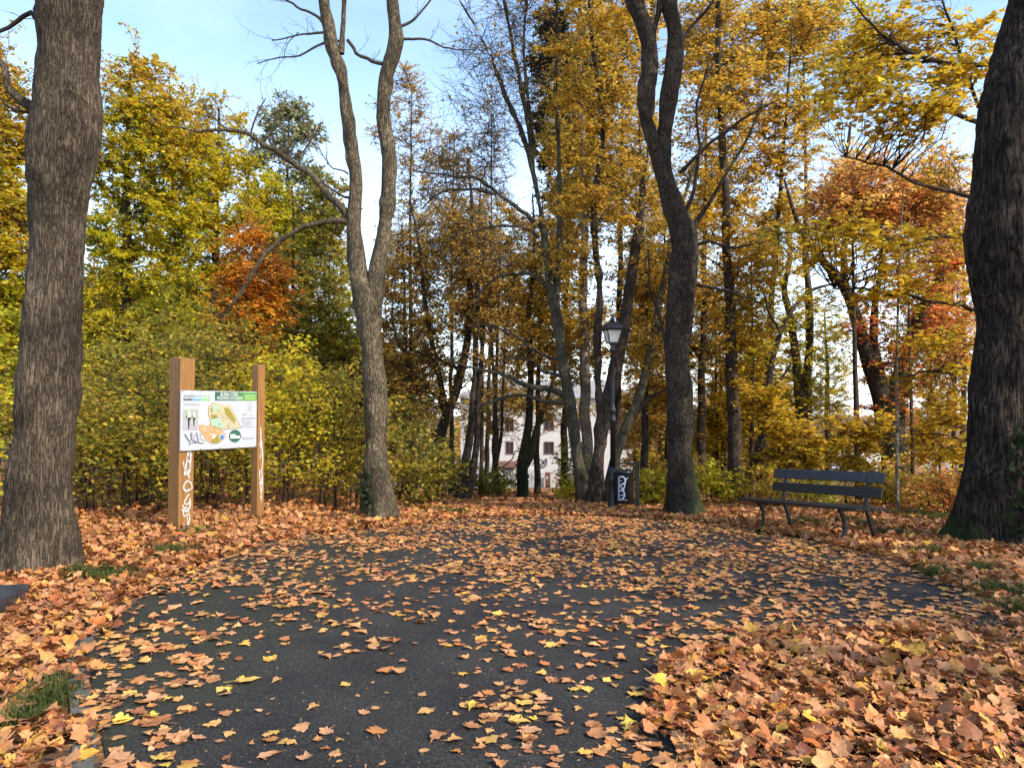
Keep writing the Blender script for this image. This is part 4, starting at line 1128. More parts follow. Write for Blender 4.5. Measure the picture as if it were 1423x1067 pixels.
# far wood on the ridge behind everything
def far_wood():
    V, Fq, C, n = [], [], [], 0
    for k in range(150):
        x = rng.uniform(-190, 170); y = rng.uniform(130, 190)
        h = rng.uniform(9, 14) if x < 20 else rng.uniform(4, 8)
        z0 = float(gz(x, y)); m = 260
        v = norm(rng.normal(0, 1, (m, 3))) * (rng.random((m, 1)) ** .4)
        P = np.array([x, y, z0 + h * .55]) + v * np.array([h * .38, h * .38, h * .5])
        c = pal_colors(['gold', 'brown', 'olive', 'green', 'lime'][rng.integers(0, 5)], m)
        vv, f, cc = leaves(P, 1.1, .3, c); V.append(vv); Fq.append(f + n); C.append(cc); n += len(vv)
    me = new_mesh('far_wood', np.concatenate(V), [np.concatenate(Fq)], True, [LEAF], cols=np.concatenate(C))
    kind(link('far_wood', me), 'stuff', 'distant autumn wood on the ridge behind the house', 'wood')
far_wood()

# ================================================================== HERO TREES
tree('big furrowed maple trunk at the left edge with two side limbs', [
    [(52, 830, 110), (54, 760, 101), (55, 700, 89), (61, 600, 83), (68, 500, 79), (73, 400, 75), (77, 300, 70), (89, 200, 82), (94, 120, 85), (97, 60, 84), (97, 0, 86), (99, -80, 82), (108, -250, 70), (128, -500, 52), (148, -800, 27), (160, -1000, 8)],
    [(80, -200, 40), (20, -380, 34), (-60, -600, 22), (-120, -850, 8)], [(130, -300, 40), (190, -480, 28), (230, -700, 18), (260, -900, 6)]],
    7.9, [(90, -820, 330, 260)], name='maple_tree', trunk_mat=B_LEFT, noise_amp=.018, flare=.06, limbs=12, clusters=70, twigs=4, lpt=7, size=.11, pal='yellow', star=True, twig_len=.5,
    hand=[[(56, 185, 22), (48, 150, 18), (25, 122, 13), (0, 84, 10), (-60, 20, 8), (-150, -60, 4)], [(58, 40, 12), (44, 18, 8), (22, 30, 7), (0, 44, 6), (-60, 58, 4)], [(58, 175, 7), (40, 158, 5), (18, 142, 4), (0, 132, 3.5), (-40, 110, 2)]])

tree('slender forked grey brown trunk beside the information board with bare looping limbs', [
    [(526, 712, 46), (525, 690, 42), (523, 640, 38), (520, 560, 35), (517, 500, 35), (513, 455, 38), (508, 425, 40), (497, 380, 29), (491, 320, 28), (493, 260, 26), (485, 190, 26), (477, 120, 25), (463, 60, 23), (450, 0, 22), (440, -80, 20), (420, -250, 14), (400, -480, 5)],
    [(513, 455, 30), (520, 400, 24), (530, 340, 21), (538, 280, 19), (541, 220, 18), (533, 160, 19), (536, 110, 19), (550, 60, 20), (545, 0, 17), (538, -80, 16), (560, -260, 11), (590, -460, 4)],
    [(474, 75, 12), (477, 30, 9), (480, -30, 8), (486, -120, 6), (500, -280, 3)]],
    13.8, [(380, -260, 120, 150), (560, -300, 110, 150)], name='maple_tree', trunk_mat=B_MID, twig_mat=TWIGG, noise_amp=.007, flare=.06, limbs=10, clusters=60, twigs=4, lpt=.6, size=.10, pal='gold', twig_len=.6,
    hand=[[(490, 312, 13), (478, 307, 11), (440, 310, 9), (405, 325, 8), (370, 352, 7.5), (345, 390, 6.5), (325, 420, 5.5), (303, 450, 3)],
          [(492, 312, 13), (475, 288, 12), (450, 265, 11), (425, 240, 10), (402, 222, 9), (380, 210, 8.5), (345, 190, 7.5), (318, 182, 7), (270, 182, 4.5), (235, 177, 2.5)],
          [(345, 190, 4), (352, 170, 3), (362, 150, 2.5), (372, 135, 1.5)], [(318, 182, 3.5), (300, 168, 2.5), (285, 150, 2), (292, 135, 1.5)], [(380, 210, 4), (372, 190, 3), (385, 165, 2), (390, 150, 1.5)],
          [(402, 222, 4), (420, 212, 3), (436, 190, 2.5), (446, 170, 1.5)], [(345, 392, 3), (360, 380, 2), (372, 372, 1.5)],
          [(460, 40, 7), (440, 22, 5), (415, 10, 4), (390, -5, 3.5), (360, -25, 2.5)], [(470, 58, 5), (445, 62, 4), (415, 78, 3), (385, 82, 2.5), (355, 90, 1.5)], [(462, 46, 5), (440, 45, 4), (418, 50, 3), (375, 58, 2)], [(410, 48, 2), (398, 62, 1.5), (392, 85, 1.2)],
          [(480, 58, 6), (495, 70, 5.5), (515, 82, 6), (534, 90, 7)], [(548, 40, 6), (565, 34, 5), (577, 26, 4), (590, 10, 3.5), (620, -30, 2.5)], [(560, 55, 5), (590, 55, 4), (620, 68, 3), (660, 70, 2)],
          [(485, 275, 5), (470, 268, 4), (440, 250, 3), (420, 235, 2), (400, 195, 1.5)], [(486, 240, 3), (462, 232, 2.2), (445, 210, 1.6), (436, 180, 1.2)]])

tree('tall dark trunk right of the lamp post forking into two mossy stems', [
    [(951, 722, 54), (949, 700, 47), (947, 665, 43), (945, 600, 40), (942, 540, 38), (941, 480, 38), (945, 420, 38), (949, 370, 39), (950, 340, 40), (940, 305, 33), (926, 265, 29), (913, 222, 27), (903, 185, 26), (896, 150, 28), (902, 100, 29), (900, 55, 28), (885, 5, 28), (870, -50, 26), (850, -180, 20), (840, -380, 12), (825, -560, 5)],
    [(955, 350, 26), (942, 305, 22), (931, 268, 22), (922, 230, 24), (922, 190, 24), (929, 140, 25), (936, 90, 26), (938, 50, 24), (930, 5, 22), (922, -60, 20), (945, -220, 14), (970, -440, 5)],
    [(902, 60, 10), (912, 30, 8), (920, -10, 7), (930, -90, 4)]],
    15.0, [(840, -320, 170, 200), (1000, -340, 160, 200), (900, -480, 160, 140)], name='maple_tree', trunk_mat=B_DARK, noise_amp=.008, flare=.06, limbs=14, clusters=130, twigs=5, lpt=6, size=.105, pal='gold', twig_len=.6,
    hand=[[(958, 325, 12), (970, 305, 9), (990, 275, 7), (1010, 240, 5), (1040, 190, 4), (1060, 140, 3)], [(950, 300, 8), (965, 262, 6), (972, 210, 5), (968, 150, 4), (985, 90, 3)], [(945, 240, 7), (970, 215, 6), (1000, 190, 5), (1040, 160, 4), (1080, 140, 2)],
          [(935, 80, 8), (955, 45, 6), (985, 10, 5), (1010, -30, 3)], [(956, 400, 6), (990, 398, 5), (1030, 410, 4), (1060, 420, 2.5)], [(955, 345, 6), (985, 335, 5), (1020, 345, 4), (1060, 340, 2)], [(930, 480, 6), (915, 440, 5), (905, 400, 4), (900, 350, 3)]])

tree('massive dark leaning trunk with mossy foot at the right edge', [
    [(1366, 800, 113), (1370, 760, 100), (1374, 720, 93), (1385, 650, 88), (1393, 560, 84), (1401, 480, 84), (1404, 440, 87), (1404, 385, 106), (1404, 320, 110), (1404, 270, 106), (1408, 200, 99), (1415, 130, 91), (1426, 80, 87), (1442, 0, 84), (1454, -80, 74), (1468, -250, 58), (1478, -500, 39), (1480, -800, 12)],
    [(1400, -60, 40), (1350, -220, 34), (1300, -420, 22), (1260, -620, 8)]],
    11.0, [(1330, -470, 300, 280), (1560, -400, 220, 300)], name='maple_tree', trunk_mat=B_RIGHT, noise_amp=.030, flare=.06, limbs=14, clusters=130, twigs=5, lpt=8, size=.11, pal='yolive', star=True, twig_len=.55)

# golden maple whose flat sprays reach in from the right
tree('golden green maple with flat layered sprays reaching in behind the right trunk', [
    [(1520, 760, 60), (1515, 600, 50), (1500, 400, 44), (1480, 200, 36), (1450, 0, 28), (1430, -150, 20), (1400, -300, 8)]],
    14.5, [(1250, 60, 110, 45, 1, 1.4), (1190, 130, 70, 30, 0, 1.2), (1270, 150, 95, 34, -1, 1.3), (1310, 235, 45, 18, 1, 1.0), (1160, 330, 110, 16, -1, 1.2), (1260, 340, 95, 18, 0, 1.3), (1240, 410, 110, 22, 0, 1.3), (1180, 400, 50, 14, 0, 1), (1320, 100, 50, 60, 0, 1.2), (1300, 530, 55, 30, 0, 1), (1290, 470, 60, 18, 0, 1), (1310, 590, 45, 25, 1, .8)],
    name='maple_tree', trunk_mat=B_DARK, limbs=0, clusters=330, twigs=5, lpt=4.6, size=.105, pal='yellow', star=True, flat=.88, twig_len=.5,
    hand=[[(1490, 310, 16), (1420, 280, 11), (1350, 275, 8), (1290, 260, 6), (1230, 235, 4), (1170, 215, 2.5)], [(1470, 130, 15), (1400, 90, 11), (1330, 90, 8), (1270, 75, 6), (1220, 40, 4), (1180, 0, 2)],
          [(1500, 400, 15), (1420, 350, 10), (1340, 330, 8), (1250, 335, 5.5), (1180, 325, 4), (1080, 325, 2)], [(1505, 480, 12), (1420, 440, 9), (1340, 425, 7), (1250, 410, 5), (1160, 400, 3)], [(1500, 400, 12), (1420, 220, 10), (1340, 165, 8), (1270, 150, 5), (1200, 130, 3)],
          [(1510, 560, 12), (1430, 520, 9), (1350, 515, 6), (1290, 520, 4), (1250, 525, 2)], [(1360, 150, 6), (1330, 60, 5), (1310, 0, 3)]])
# ================================================================== THE WOOD: middle distance
tree('grey green trunk left of the lamp post with boughs arching over the path', [
    [(814, 712, 24.0), (812, 692, 21.6), (805, 650, 20.0), (797, 600, 19.2), (788, 540, 18.4), (779, 480, 18.4), (772, 430, 18.4), (766, 395, 14.4), (761, 355, 12.8), (752, 300, 11.2), (741, 240, 10.4), (728, 190, 8.8), (710, 150, 7.2), (690, 100, 6.0), (665, 45, 4.8), (630, -15, 4.0), (600, -90, 2.4)],
    [(772, 425, 12.8), (777, 350, 10.4), (777, 270, 8.8), (776, 200, 7.2), (772, 120, 6.4), (775, 40, 5.6), (770, -60, 4.0), (765, -200, 2.4)],
    [(741, 240, 8.0), (735, 180, 7.2), (722, 110, 6.4), (706, 30, 5.6), (690, -60, 4.0), (670, -180, 2.4)], [(744, 215, 5.6), (733, 130, 4.8), (728, 60, 4.0), (735, -40, 3.2)]],
    19.5, [(700, 100, 85, 130), (640, 200, 60, 80), (740, 60, 60, 110), (690, 330, 60, 50)], trunk_mat=B_GREY, twig_mat=TWIGG, noise_amp=.004, flare=.08, limbs=26, clusters=260, twigs=6, lpt=.5, size=.085, pal='brown', twig_len=.8, twr=1.1,
    hand=[[(744, 312, 8), (715, 285, 6.5), (690, 268, 5.5), (660, 248, 5), (620, 243, 3.5), (575, 237, 2)], [(690, 270, 5), (660, 264, 4.5), (630, 264, 4), (605, 272, 3), (585, 292, 2)], [(748, 330, 6), (725, 317, 5), (700, 313, 4), (670, 320, 3.5), (625, 332, 2)],
          [(769, 408, 9), (745, 387, 7), (720, 381, 5.5), (690, 386, 4.5), (668, 408, 3), (655, 440, 2)], [(784, 550, 11), (775, 545, 10), (745, 537, 9), (720, 528, 7.5), (695, 520, 6), (665, 512, 4), (630, 505, 3)], [(783, 560, 8), (757, 556, 6.5), (735, 552, 5.5), (712, 548, 5), (677, 563, 4), (650, 568, 2.5)], [(777, 500, 6), (750, 490, 5), (720, 470, 4), (690, 455, 3), (650, 450, 2)], [(782, 522, 6), (760, 515, 5), (735, 500, 3.5), (700, 500, 2.5)]])

tree('dark double stemmed trunk directly behind the lamp post', [
    [(826, 712, 25.8), (828, 695, 23.2), (830, 650, 21.5), (836, 600, 20.6), (843, 560, 18.9), (858, 500, 17.2), (868, 450, 15.5), (875, 400, 14.6), (881, 360, 13.8), (887, 320, 12.9), (894, 260, 11.2), (901, 200, 10.3), (908, 120, 8.6), (905, 40, 6.9), (915, -80, 5.2), (920, -250, 2.6)],
    [(836, 590, 12.0), (832, 545, 10.3), (830, 500, 10.3), (832, 450, 9.5), (833, 400, 8.6), (828, 350, 7.7), (826, 300, 7.7), (831, 240, 6.9), (838, 180, 6.9), (830, 110, 6.0), (822, 50, 5.2), (815, -60, 3.4), (810, -200, 1.7)]],
    18.6, [(840, 130, 70, 130), (880, 300, 50, 90), (810, 330, 50, 90), (850, -60, 90, 120)], trunk_mat=B_FAR, noise_amp=.004, flare=.08, limbs=16, clusters=210, twigs=5, lpt=6, size=.095, pal='gold', flat=.6, twig_len=.55, twr=1.3)

tree('bent stem leaning right between the lamp post and the dark forked trunk', [
    [(838, 712, 22), (842, 692, 19), (848, 665, 16), (858, 630, 14), (873, 590, 13), (889, 550, 12), (905, 480, 11), (914, 430, 10), (925, 380, 9), (935, 330, 7), (955, 260, 5), (980, 190, 3)]],
    19.6, [(950, 350, 50, 90), (900, 470, 50, 50)], trunk_mat=B_GREY, limbs=8, clusters=70, twigs=5, lpt=5, size=.09, pal='gold', flat=.65, twig_len=.5,
    hand=[[(876, 588, 7), (895, 560, 6), (925, 540, 4), (960, 520, 2.5)], [(905, 480, 6), (925, 440, 5), (945, 400, 4), (958, 360, 2)]])

tree('old ivy clad tree with crimson leaves forking behind the bench', [
    [(1246, 705, 46), (1245, 680, 42), (1243, 640, 37), (1240, 600, 34), (1229, 560, 30), (1210, 510, 22), (1195, 460, 18), (1183, 420, 15), (1170, 395, 14), (1150, 370, 11), (1128, 345, 8), (1105, 300, 6), (1090, 250, 3)],
    [(1242, 590, 28), (1248, 540, 24), (1262, 492, 19), (1275, 450, 16), (1292, 410, 13), (1310, 375, 10), (1327, 330, 7), (1340, 270, 4)], [(1174, 400, 11), (1173, 350, 9), (1178, 310, 7), (1175, 240, 5), (1182, 170, 3)], [(1232, 570, 20), (1222, 520, 16), (1214, 470, 12), (1216, 420, 9), (1224, 370, 6), (1222, 310, 4)]],
    24.0, [(1225, 470, 45, 70), (1290, 420, 45, 70), (1250, 380, 50, 40), (1310, 350, 30, 60), (1255, 560, 40, 50)], trunk_mat=B_DARK, limbs=12, clusters=130, twigs=5, lpt=6, size=.11, pal='red', mixpal=('coral', .35, 99), flat=.6, twig_len=.6)

tree('tall straight brown trunk wrapped in rusty leaves left of the bench', [
    [(1021, 712, 24), (1021, 690, 22), (1020, 640, 20), (1018, 560, 18), (1016, 480, 16), (1013, 400, 14), (1009, 340, 12), (1010, 280, 11), (1003, 180, 10), (1000, 80, 9), (998, 0, 8), (995, -120, 5), (990, -260, 2)]],
    21, [(1000, 120, 70, 130), (1010, 330, 60, 110), (1020, 470, 45, 70), (985, -60, 80, 100)], trunk_mat=B_FAR, limbs=20, clusters=210, twigs=5, lpt=6, size=.095, pal='gold', mixpal=('brown', .25, 99), flat=.7, twig_len=.55)

tree('thin dark stem leaning right in front of the rusty trunk', [
    [(1022, 715, 13), (1026, 697, 12), (1045, 650, 11), (1058, 610, 10), (1066, 560, 9), (1072, 510, 8), (1085, 462, 7), (1100, 432, 6), (1125, 405, 5), (1155, 395, 3), (1190, 385, 2)]],
    19.6, [(1100, 420, 60, 40), (1080, 480, 50, 40)], trunk_mat=B_FAR, limbs=6, clusters=34, twigs=4, lpt=4, size=.09, pal='yolive', flat=.75, twig_len=.5,
    hand=[[(1068, 545, 5), (1090, 520, 4), (1110, 490, 2)], [(1085, 462, 5), (1070, 430, 4), (1060, 400, 2)]])

tree('twin stemmed mossy tree with yellow leaves behind the left half of the bench', [
    [(1132, 700, 22), (1130, 680, 20), (1122, 620, 18), (1112, 550, 16), (1107, 500, 12), (1099, 440, 10), (1090, 400, 8), (1098, 350, 6), (1085, 280, 3)], [(1116, 560, 13), (1123, 510, 11), (1127, 440, 9), (1120, 370, 8), (1116, 330, 6), (1125, 250, 3)]],
    27, [(1100, 420, 50, 70), (1125, 530, 55, 60), (1090, 320, 60, 60)], trunk_mat=B_GREY, limbs=12, clusters=130, twigs=5, lpt=5, size=.11, pal='yolive', mixpal=('green', .25, 99), flat=.6, twig_len=.6)

tree('pale thin sapling pole just behind the right end of the bench', [
    [(1248, 708, 5.5), (1247, 690, 5.2), (1246, 600, 4.5), (1246, 520, 4), (1248, 420, 3.2), (1251, 340, 2.4), (1255, 260, 1.6)]],
    15.4, [(1255, 380, 40, 60)], name='sapling', cat='sapling', trunk_mat=B_PALE, limbs=5, clusters=24, twigs=3, lpt=4, size=.09, pal='yellow', flat=.85, twig_len=.35, flare=.1, sides=8)

tree('mottled pale trunk seen behind the lamp post stems', [
    [(818, 712, 17), (817, 690, 15), (815, 600, 15), (814, 500, 14), (812, 400, 12), (812, 310, 10), (810, 200, 7), (806, 80, 4), (804, -40, 2)]],
    26, [(810, 220, 60, 110), (800, 420, 50, 80), (810, 40, 70, 110)], trunk_mat=B_PALE, limbs=16, clusters=210, twigs=5, lpt=6, size=.10, pal='gold', mixpal=('orange', .25, 99), flat=.6, twig_len=.6)

tree('leaning dark trunk at the left of the path with spreading brown boughs', [
    [(598, 700, 21), (600, 680, 20), (604, 650, 18), (610, 620, 16), (617, 590, 15), (626, 560, 13), (640, 515, 12), (650, 470, 10), (655, 420, 9), (650, 360, 7), (655, 290, 5), (650, 220, 3)], [(620, 580, 11), (612, 530, 8), (600, 470, 7), (590, 410, 6), (582, 340, 4), (570, 280, 2)]],
    25, [(600, 400, 75, 110), (660, 400, 55, 90), (570, 500, 65, 70), (650, 520, 60, 60), (600, 570, 50, 35)], trunk_mat=B_FAR, limbs=28, clusters=250, twigs=7, lpt=2.8, size=.095, pal='brown', mixpal=('gold', .3, 99), flat=.65, twig_len=.6, sag=-.06,
    hand=[[(617, 592, 7), (600, 600, 6), (580, 590, 5), (555, 580, 4), (520, 578, 2)], [(622, 570, 8), (600, 545, 6), (575, 515, 5), (550, 470, 4), (545, 420, 2)], [(640, 515, 7), (615, 500, 5), (585, 490, 4), (560, 480, 2)]])

tree('pair of dark crossing stems standing on the left verge of the path', [
    [(636, 705, 16), (640, 688, 14), (646, 650, 12), (652, 610, 11), (656, 570, 9), (660, 520, 8), (662, 440, 7), (665, 340, 4), (668, 250, 2)], [(648, 700, 15), (652, 688, 13), (657, 655, 11), (661, 620, 9), (663, 580, 8), (668, 530, 7), (673, 450, 5), (690, 360, 3)]],
    24, [(670, 430, 60, 80), (690, 350, 50, 70), (640, 330, 50, 70)], trunk_mat=B_FAR, limbs=18, clusters=150, twigs=7, lpt=3, size=.09, pal='brown', mixpal=('gold', .35, 99), flat=.6, twig_len=.6)

tree('slim forked stem in front of the white house', [
    [(692, 690, 9), (691, 672, 8), (690, 630, 8), (689, 595, 6), (687, 550, 5), (684, 480, 4), (682, 400, 3), (680, 300, 2)], [(691, 640, 6), (696, 600, 4.5), (698, 550, 4), (702, 480, 3), (710, 400, 2)]],
    29, [(690, 420, 40, 60), (700, 520, 30, 40)], trunk_mat=B_FAR, limbs=10, clusters=60, twigs=5, lpt=3.5, size=.10, pal='gold', flat=.6, twig_len=.6)

tree('ivy wrapped forked trunk with a pink scar beside the path', [
    [(722, 705, 17), (723, 685, 16), (725, 648, 16), (728, 622, 13), (731, 595, 11), (734, 565, 10), (738, 500, 8), (736, 430, 6), (742, 350, 4), (740, 270, 2)], [(727, 650, 12), (737, 633, 11), (743, 608, 9), (748, 592, 8), (757, 564, 6), (770, 520, 4), (775, 460, 2)]],
    26, [(740, 480, 45, 60), (745, 370, 50, 70), (760, 560, 30, 30)], trunk_mat=B_DARK, limbs=14, clusters=140, twigs=5, lpt=5, size=.10, pal='gold', mixpal=('orange', .3, 99), flat=.65, twig_len=.6)

tree('thin dark stem left of the slim fork on the bushy bank', [
    [(669, 690, 7), (669, 660, 6), (670, 600, 5), (670, 540, 4), (668, 440, 3), (664, 340, 2)]], 31, [(665, 400, 35, 60)], trunk_mat=B_FAR, limbs=8, clusters=40, twigs=5, lpt=3, size=.1, pal='brown', twig_len=.6)

for (lab, px, py0, w, lean, d, env, pal) in [
    ('dark straight trunk half hidden right of the lamp post', 893, 700, 12, -3, 25, [(895, 420, 45, 90), (890, 250, 55, 110)], 'gold'),
    ('slightly bent dark stem standing in front of the pale wall right of the bin', 903, 698, 9, -8, 23, [(915, 520, 35, 60), (900, 400, 40, 60)], 'gold'),
    ('grey stem right of the dark forked trunk', 978, 700, 14, 2, 26, [(975, 420, 50, 100), (985, 230, 60, 110), (970, 560, 40, 50)], 'gold'),
    ('thin straight stem close behind the leaning dark stem', 1043, 700, 8, 0, 22, [(1045, 420, 35, 90), (1045, 560, 40, 50)], 'yellow'),
    ('slim stem among yellow leaves right of the dark forked trunk', 995, 698, 6, 4, 30, [(1000, 560, 40, 60), (995, 420, 40, 80)], 'yellow'),
    ('slim pale stem left of the mossy right trunk', 1338, 690, 10, -2, 26, [(1335, 480, 40, 60), (1320, 340, 50, 70)], 'coral'),
    ('dark stem behind the twin stemmed mossy tree', 1150, 690, 11, -4, 34, [(1160, 480, 40, 60), (1150, 560, 40, 40)], 'yolive'),
    ('dark stem beneath the golden sprays near the parked silver car', 1296, 690, 7, 0, 28, [(1300, 500, 45, 60), (1290, 590, 45, 30)], 'yellow')]:
    top = min(e[1] - e[3] for e in env)
    st = [(px + lean * t + 3 * math.sin(3 * t + px), py0 + 14 + (top - py0) * t, max(1.5, w * (1 - .8 * t))) for t in (0, .15, .3, .45, .6, .75, .9, 1)]
    tree(lab, [st], d, env, trunk_mat=B_FAR, limbs=14, clusters=120, twigs=5, lpt=5, size=.10, pal=pal, flat=.65, twig_len=.55)

# ------------------------------------------------------------------ crowns that make the colour masses
def mass(lab, px, base, d, w, env, pal, n, size=.11, lpt=8, limbs=22, lean=0, name='tree', **kw):
    top = min(e[1] - e[3] * .8 for e in env)
    st = [(px + lean * t + 5 * math.sin(2.5 * t + px), base + 20 + (top - base) * t, max(1.5, w * (1 - .88 * t))) for t in (0, .12, .25, .4, .55, .7, .85, 1)]
    return tree(lab, [st], d, env, name=name, trunk_mat=kw.pop('trunk_mat', B_FAR), limbs=limbs, clusters=n, twigs=kw.pop('twigs', 5), lpt=lpt, size=size, pal=pal, flat=kw.pop('flat', .45), twig_len=kw.pop('twig_len', .65), twr=kw.pop('twr', 1.3), **kw)

mass('broad yellow green lime right of the left trunk with a golden top', 180, 690, 26, 26, [(195, 150, 62, 90), (150, 250, 70, 120), (240, 240, 66, 120), (190, 400, 90, 120), (150, 540, 70, 90)], 'lime', 620, mixpal=('gold', .0, 8.2), name='lime_tree')
mass('yellow green lime behind the bare looping limb', 300, 690, 30, 22, [(285, 200, 60, 85), (320, 285, 60, 90), (270, 350, 60, 100), (250, 470, 60, 100)], 'lime', 400, mixpal=('yellow', .05, 8.0), name='lime_tree')
mass('golden orange lime at the far left behind the left trunk', -20, 690, 22, 26, [(0, 160, 60, 110), (-40, 320, 80, 150), (20, 380, 50, 130), (10, 540, 60, 80)], 'lime', 480, mixpal=('gold', .3, 6.0), name='lime_tree')
mass('small bright orange tree behind the information board', 352, 690, 21, 9, [(352, 350, 30, 50), (345, 420, 48, 60), (372, 400, 28, 70), (325, 470, 50, 40), (355, 510, 45, 40)], 'orange', 230, size=.095, flat=.6, lpt=5.5, mixpal=('gold', .12, 99))
mass('olive tree with sky gaps between the orange tree and the forked trunk', 410, 690, 27, 12, [(430, 400, 50, 90), (450, 300, 40, 70), (420, 510, 55, 80), (470, 480, 40, 90)], 'olive', 250, mixpal=('brown', .25, 99), lpt=6)
mass('loose yellow olive tree filling the gap left of the forked trunk', 462, 690, 36, 8, [(455, 330, 38, 70), (470, 400, 30, 70), (420, 360, 40, 60)], 'yolive', 190, mixpal=('olive', .4, 99), lpt=5)
mass('tall grey green pine rising behind the limes', 400, 690, 46, 14, [(393, 160, 36, 38), (420, 185, 28, 30), (375, 215, 40, 30), (420, 245, 40, 28), (385, 290, 46, 30), (430, 330, 40, 30), (385, 350, 40, 30)], 'pine', 330, size=.16, lpt=4.5, name='pine_tree', leaf_mat=NEEDLE, flat=.2, twig_len=.7)
mass('rounded yellow lime top left of the forked trunk', 385, 690, 33, 10, [(385, 310, 42, 40), (370, 280, 34, 34)], 'lime', 110, lpt=8)
mass('sparse bronze birch behind the right stem of the forked tree', 575, 690, 40, 9, [(560, 170, 45, 80), (590, 240, 45, 90), (570, 330, 60, 80)], 'brown', 210, size=.10, lpt=2.6, twigs=8, twr=1.25, mixpal=('gold', .3, 99), name='birch_tree', twig_mat=TWIGG)
mass('slim bronze birch with a tufted top left of the arching boughs', 632, 690, 42, 8, [(628, 205, 30, 45), (640, 270, 40, 70), (650, 340, 50, 60)], 'brown', 170, size=.10, lpt=2.4, twigs=8, twr=1.25, mixpal=('gold', .3, 99), name='birch_tree', twig_mat=TWIGG)
mass('bare poplar with upswept twigs seen through the gap above the path', 678, 690, 44, 7, [(678, 260, 30, 90), (690, 200, 30, 70)], 'brown', 130, size=.09, lpt=.5, twigs=7, twr=1.3, name='poplar_tree', twig_mat=TWIGG)
mass('golden brown tree filling the wood left of the path', 560, 690, 30, 12, [(560, 420, 60, 80), (610, 340, 70, 60), (540, 540, 60, 80), (580, 500, 60, 70)], 'brown', 300, mixpal=('gold', .45, 99), twigs=7, lpt=3.6)
mass('golden tree arching over the path in front of the house', 690, 690, 36, 9, [(690, 330, 60, 50), (720, 400, 60, 60), (650, 420, 60, 60), (720, 500, 50, 40), (700, 585, 60, 26)], 'gold', 270, lpt=5, size=.12)
mass('loose golden tree spreading its leaves in front of the house front', 690, 688, 58, 5, [(665, 565, 34, 26), (700, 552, 40, 30), (745, 560, 40, 28), (790, 570, 40, 30), (650, 600, 20, 30)], 'gold', 230, lpt=3.2, size=.14, mixpal=('brown', .4, 99), limbs=16)
mass('orange gold tree behind the grey green trunk', 752, 690, 33, 10, [(760, 380, 50, 60), (730, 460, 50, 50), (790, 300, 50, 60), (800, 470, 50, 70)], 'gold', 300, mixpal=('orange', .3, 99), lpt=7, size=.12)
mass('golden tree crowning the view above the lamp post', 860, 690, 30, 12, [(800, 180, 55, 80), (860, 120, 60, 110), (850, 250, 60, 90), (900, 400, 50, 80), (860, 20, 70, 70)], 'gold', 430, lpt=5.2, flat=.6)
mass('golden tree between the lamp post and the dark forked trunk', 925, 690, 34, 10, [(910, 330, 45, 90), (900, 480, 50, 80), (890, 570, 45, 50), (970, 300, 45, 80)], 'gold', 330, lpt=5.2, size=.12, flat=.6)
mass('gold tree with fine upswept branches above the bench', 1060, 690, 26, 13, [(1040, 90, 80, 100), (1090, 180, 60, 90), (1020, 250, 60, 70), (1060, 330, 60, 60), (980, 60, 60, 70), (1110, 40, 70, 60)], 'gold', 380, lpt=5.5, flat=.6, lean=40, mixpal=('brown', .15, 99))
mass('yellow tree filling the gap behind the thin leaning stem', 1000, 690, 30, 9, [(990, 470, 55, 70), (985, 590, 50, 50), (1060, 520, 50, 60), (1070, 600, 50, 45)], 'yellow', 330, lpt=7, flat=.7, mixpal=('yolive', .3, 99))
mass('coral orange maple glowing beyond the bench', 1190, 690, 21, 10, [(1180, 250, 50, 40), (1200, 300, 55, 35), (1150, 290, 45, 40), (1250, 300, 55, 40), (1290, 250, 40, 40), (1310, 310, 40, 45)], 'coral', 300, lpt=2.9, flat=.65, name='maple_tree')
mass('bright salmon maple crown high between the bench and the massive right trunk', 1265, 690, 19, 6, [(1210, 250, 55, 30), (1260, 285, 60, 30), (1180, 290, 45, 26), (1305, 275, 40, 34)], 'coral', 190, lpt=3.4, flat=.65, name='maple_tree')
mass('coral maple left of the massive right trunk', 1330, 690, 25, 9, [(1320, 400, 40, 60), (1300, 460, 45, 45), (1330, 500, 35, 50)], 'coral', 150, lpt=4, flat=.7, mixpal=('red', .3, 99), name='maple_tree')
mass('dark spruce with drooping boughs behind the golden crowns', 790, 690, 36, 11, [(765, 40, 26, 26), (755, 90, 24, 18), (770, 140, 30, 22), (750, 170, 20, 14), (775, 215, 28, 22), (790, 280, 30, 20), (800, 110, 30, 50), (800, 200, 30, 40)], 'spruce', 200, size=.18, lpt=9, name='spruce_tree', leaf_mat=NEEDLE, flat=.55, sag=-.12)
mass('yellow maple sapling glowing behind the seat of the bench', 1170, 690, 18.5, 4, [(1165, 600, 45, 32), (1190, 640, 40, 28), (1120, 620, 40, 35), (1205, 600, 30, 25)], 'yellow', 90, size=.10, lpt=7, flat=.85, star=True, name='maple_sapling', twig_len=.4, limbs=9)
mass('yellow maple sapling left of the twin stemmed mossy tree', 1085, 690, 19, 4, [(1085, 590, 40, 35), (1090, 640, 45, 28), (1060, 560, 30, 30)], 'yellow', 80, size=.10, lpt=7, flat=.85, star=True, name='maple_sapling', twig_len=.4, limbs=9)
mass('low yellow maple sapling beside the red shrub at the right', 1310, 690, 17, 4, [(1310, 570, 35, 30), (1290, 620, 35, 25), (1325, 630, 25, 25)], 'yellow', 60, size=.10, lpt=6, flat=.85, star=True, name='maple_sapling', twig_len=.4, limbs=8)
mass('olive green maple crown at the very top right of the view', 1120, 690, 31, 11, [(1150, 30, 80, 60), (1080, 60, 60, 70), (1200, 90, 60, 50), (1130, 140, 60, 50)], 'yolive', 260, lpt=5, flat=.7, name='maple_tree')

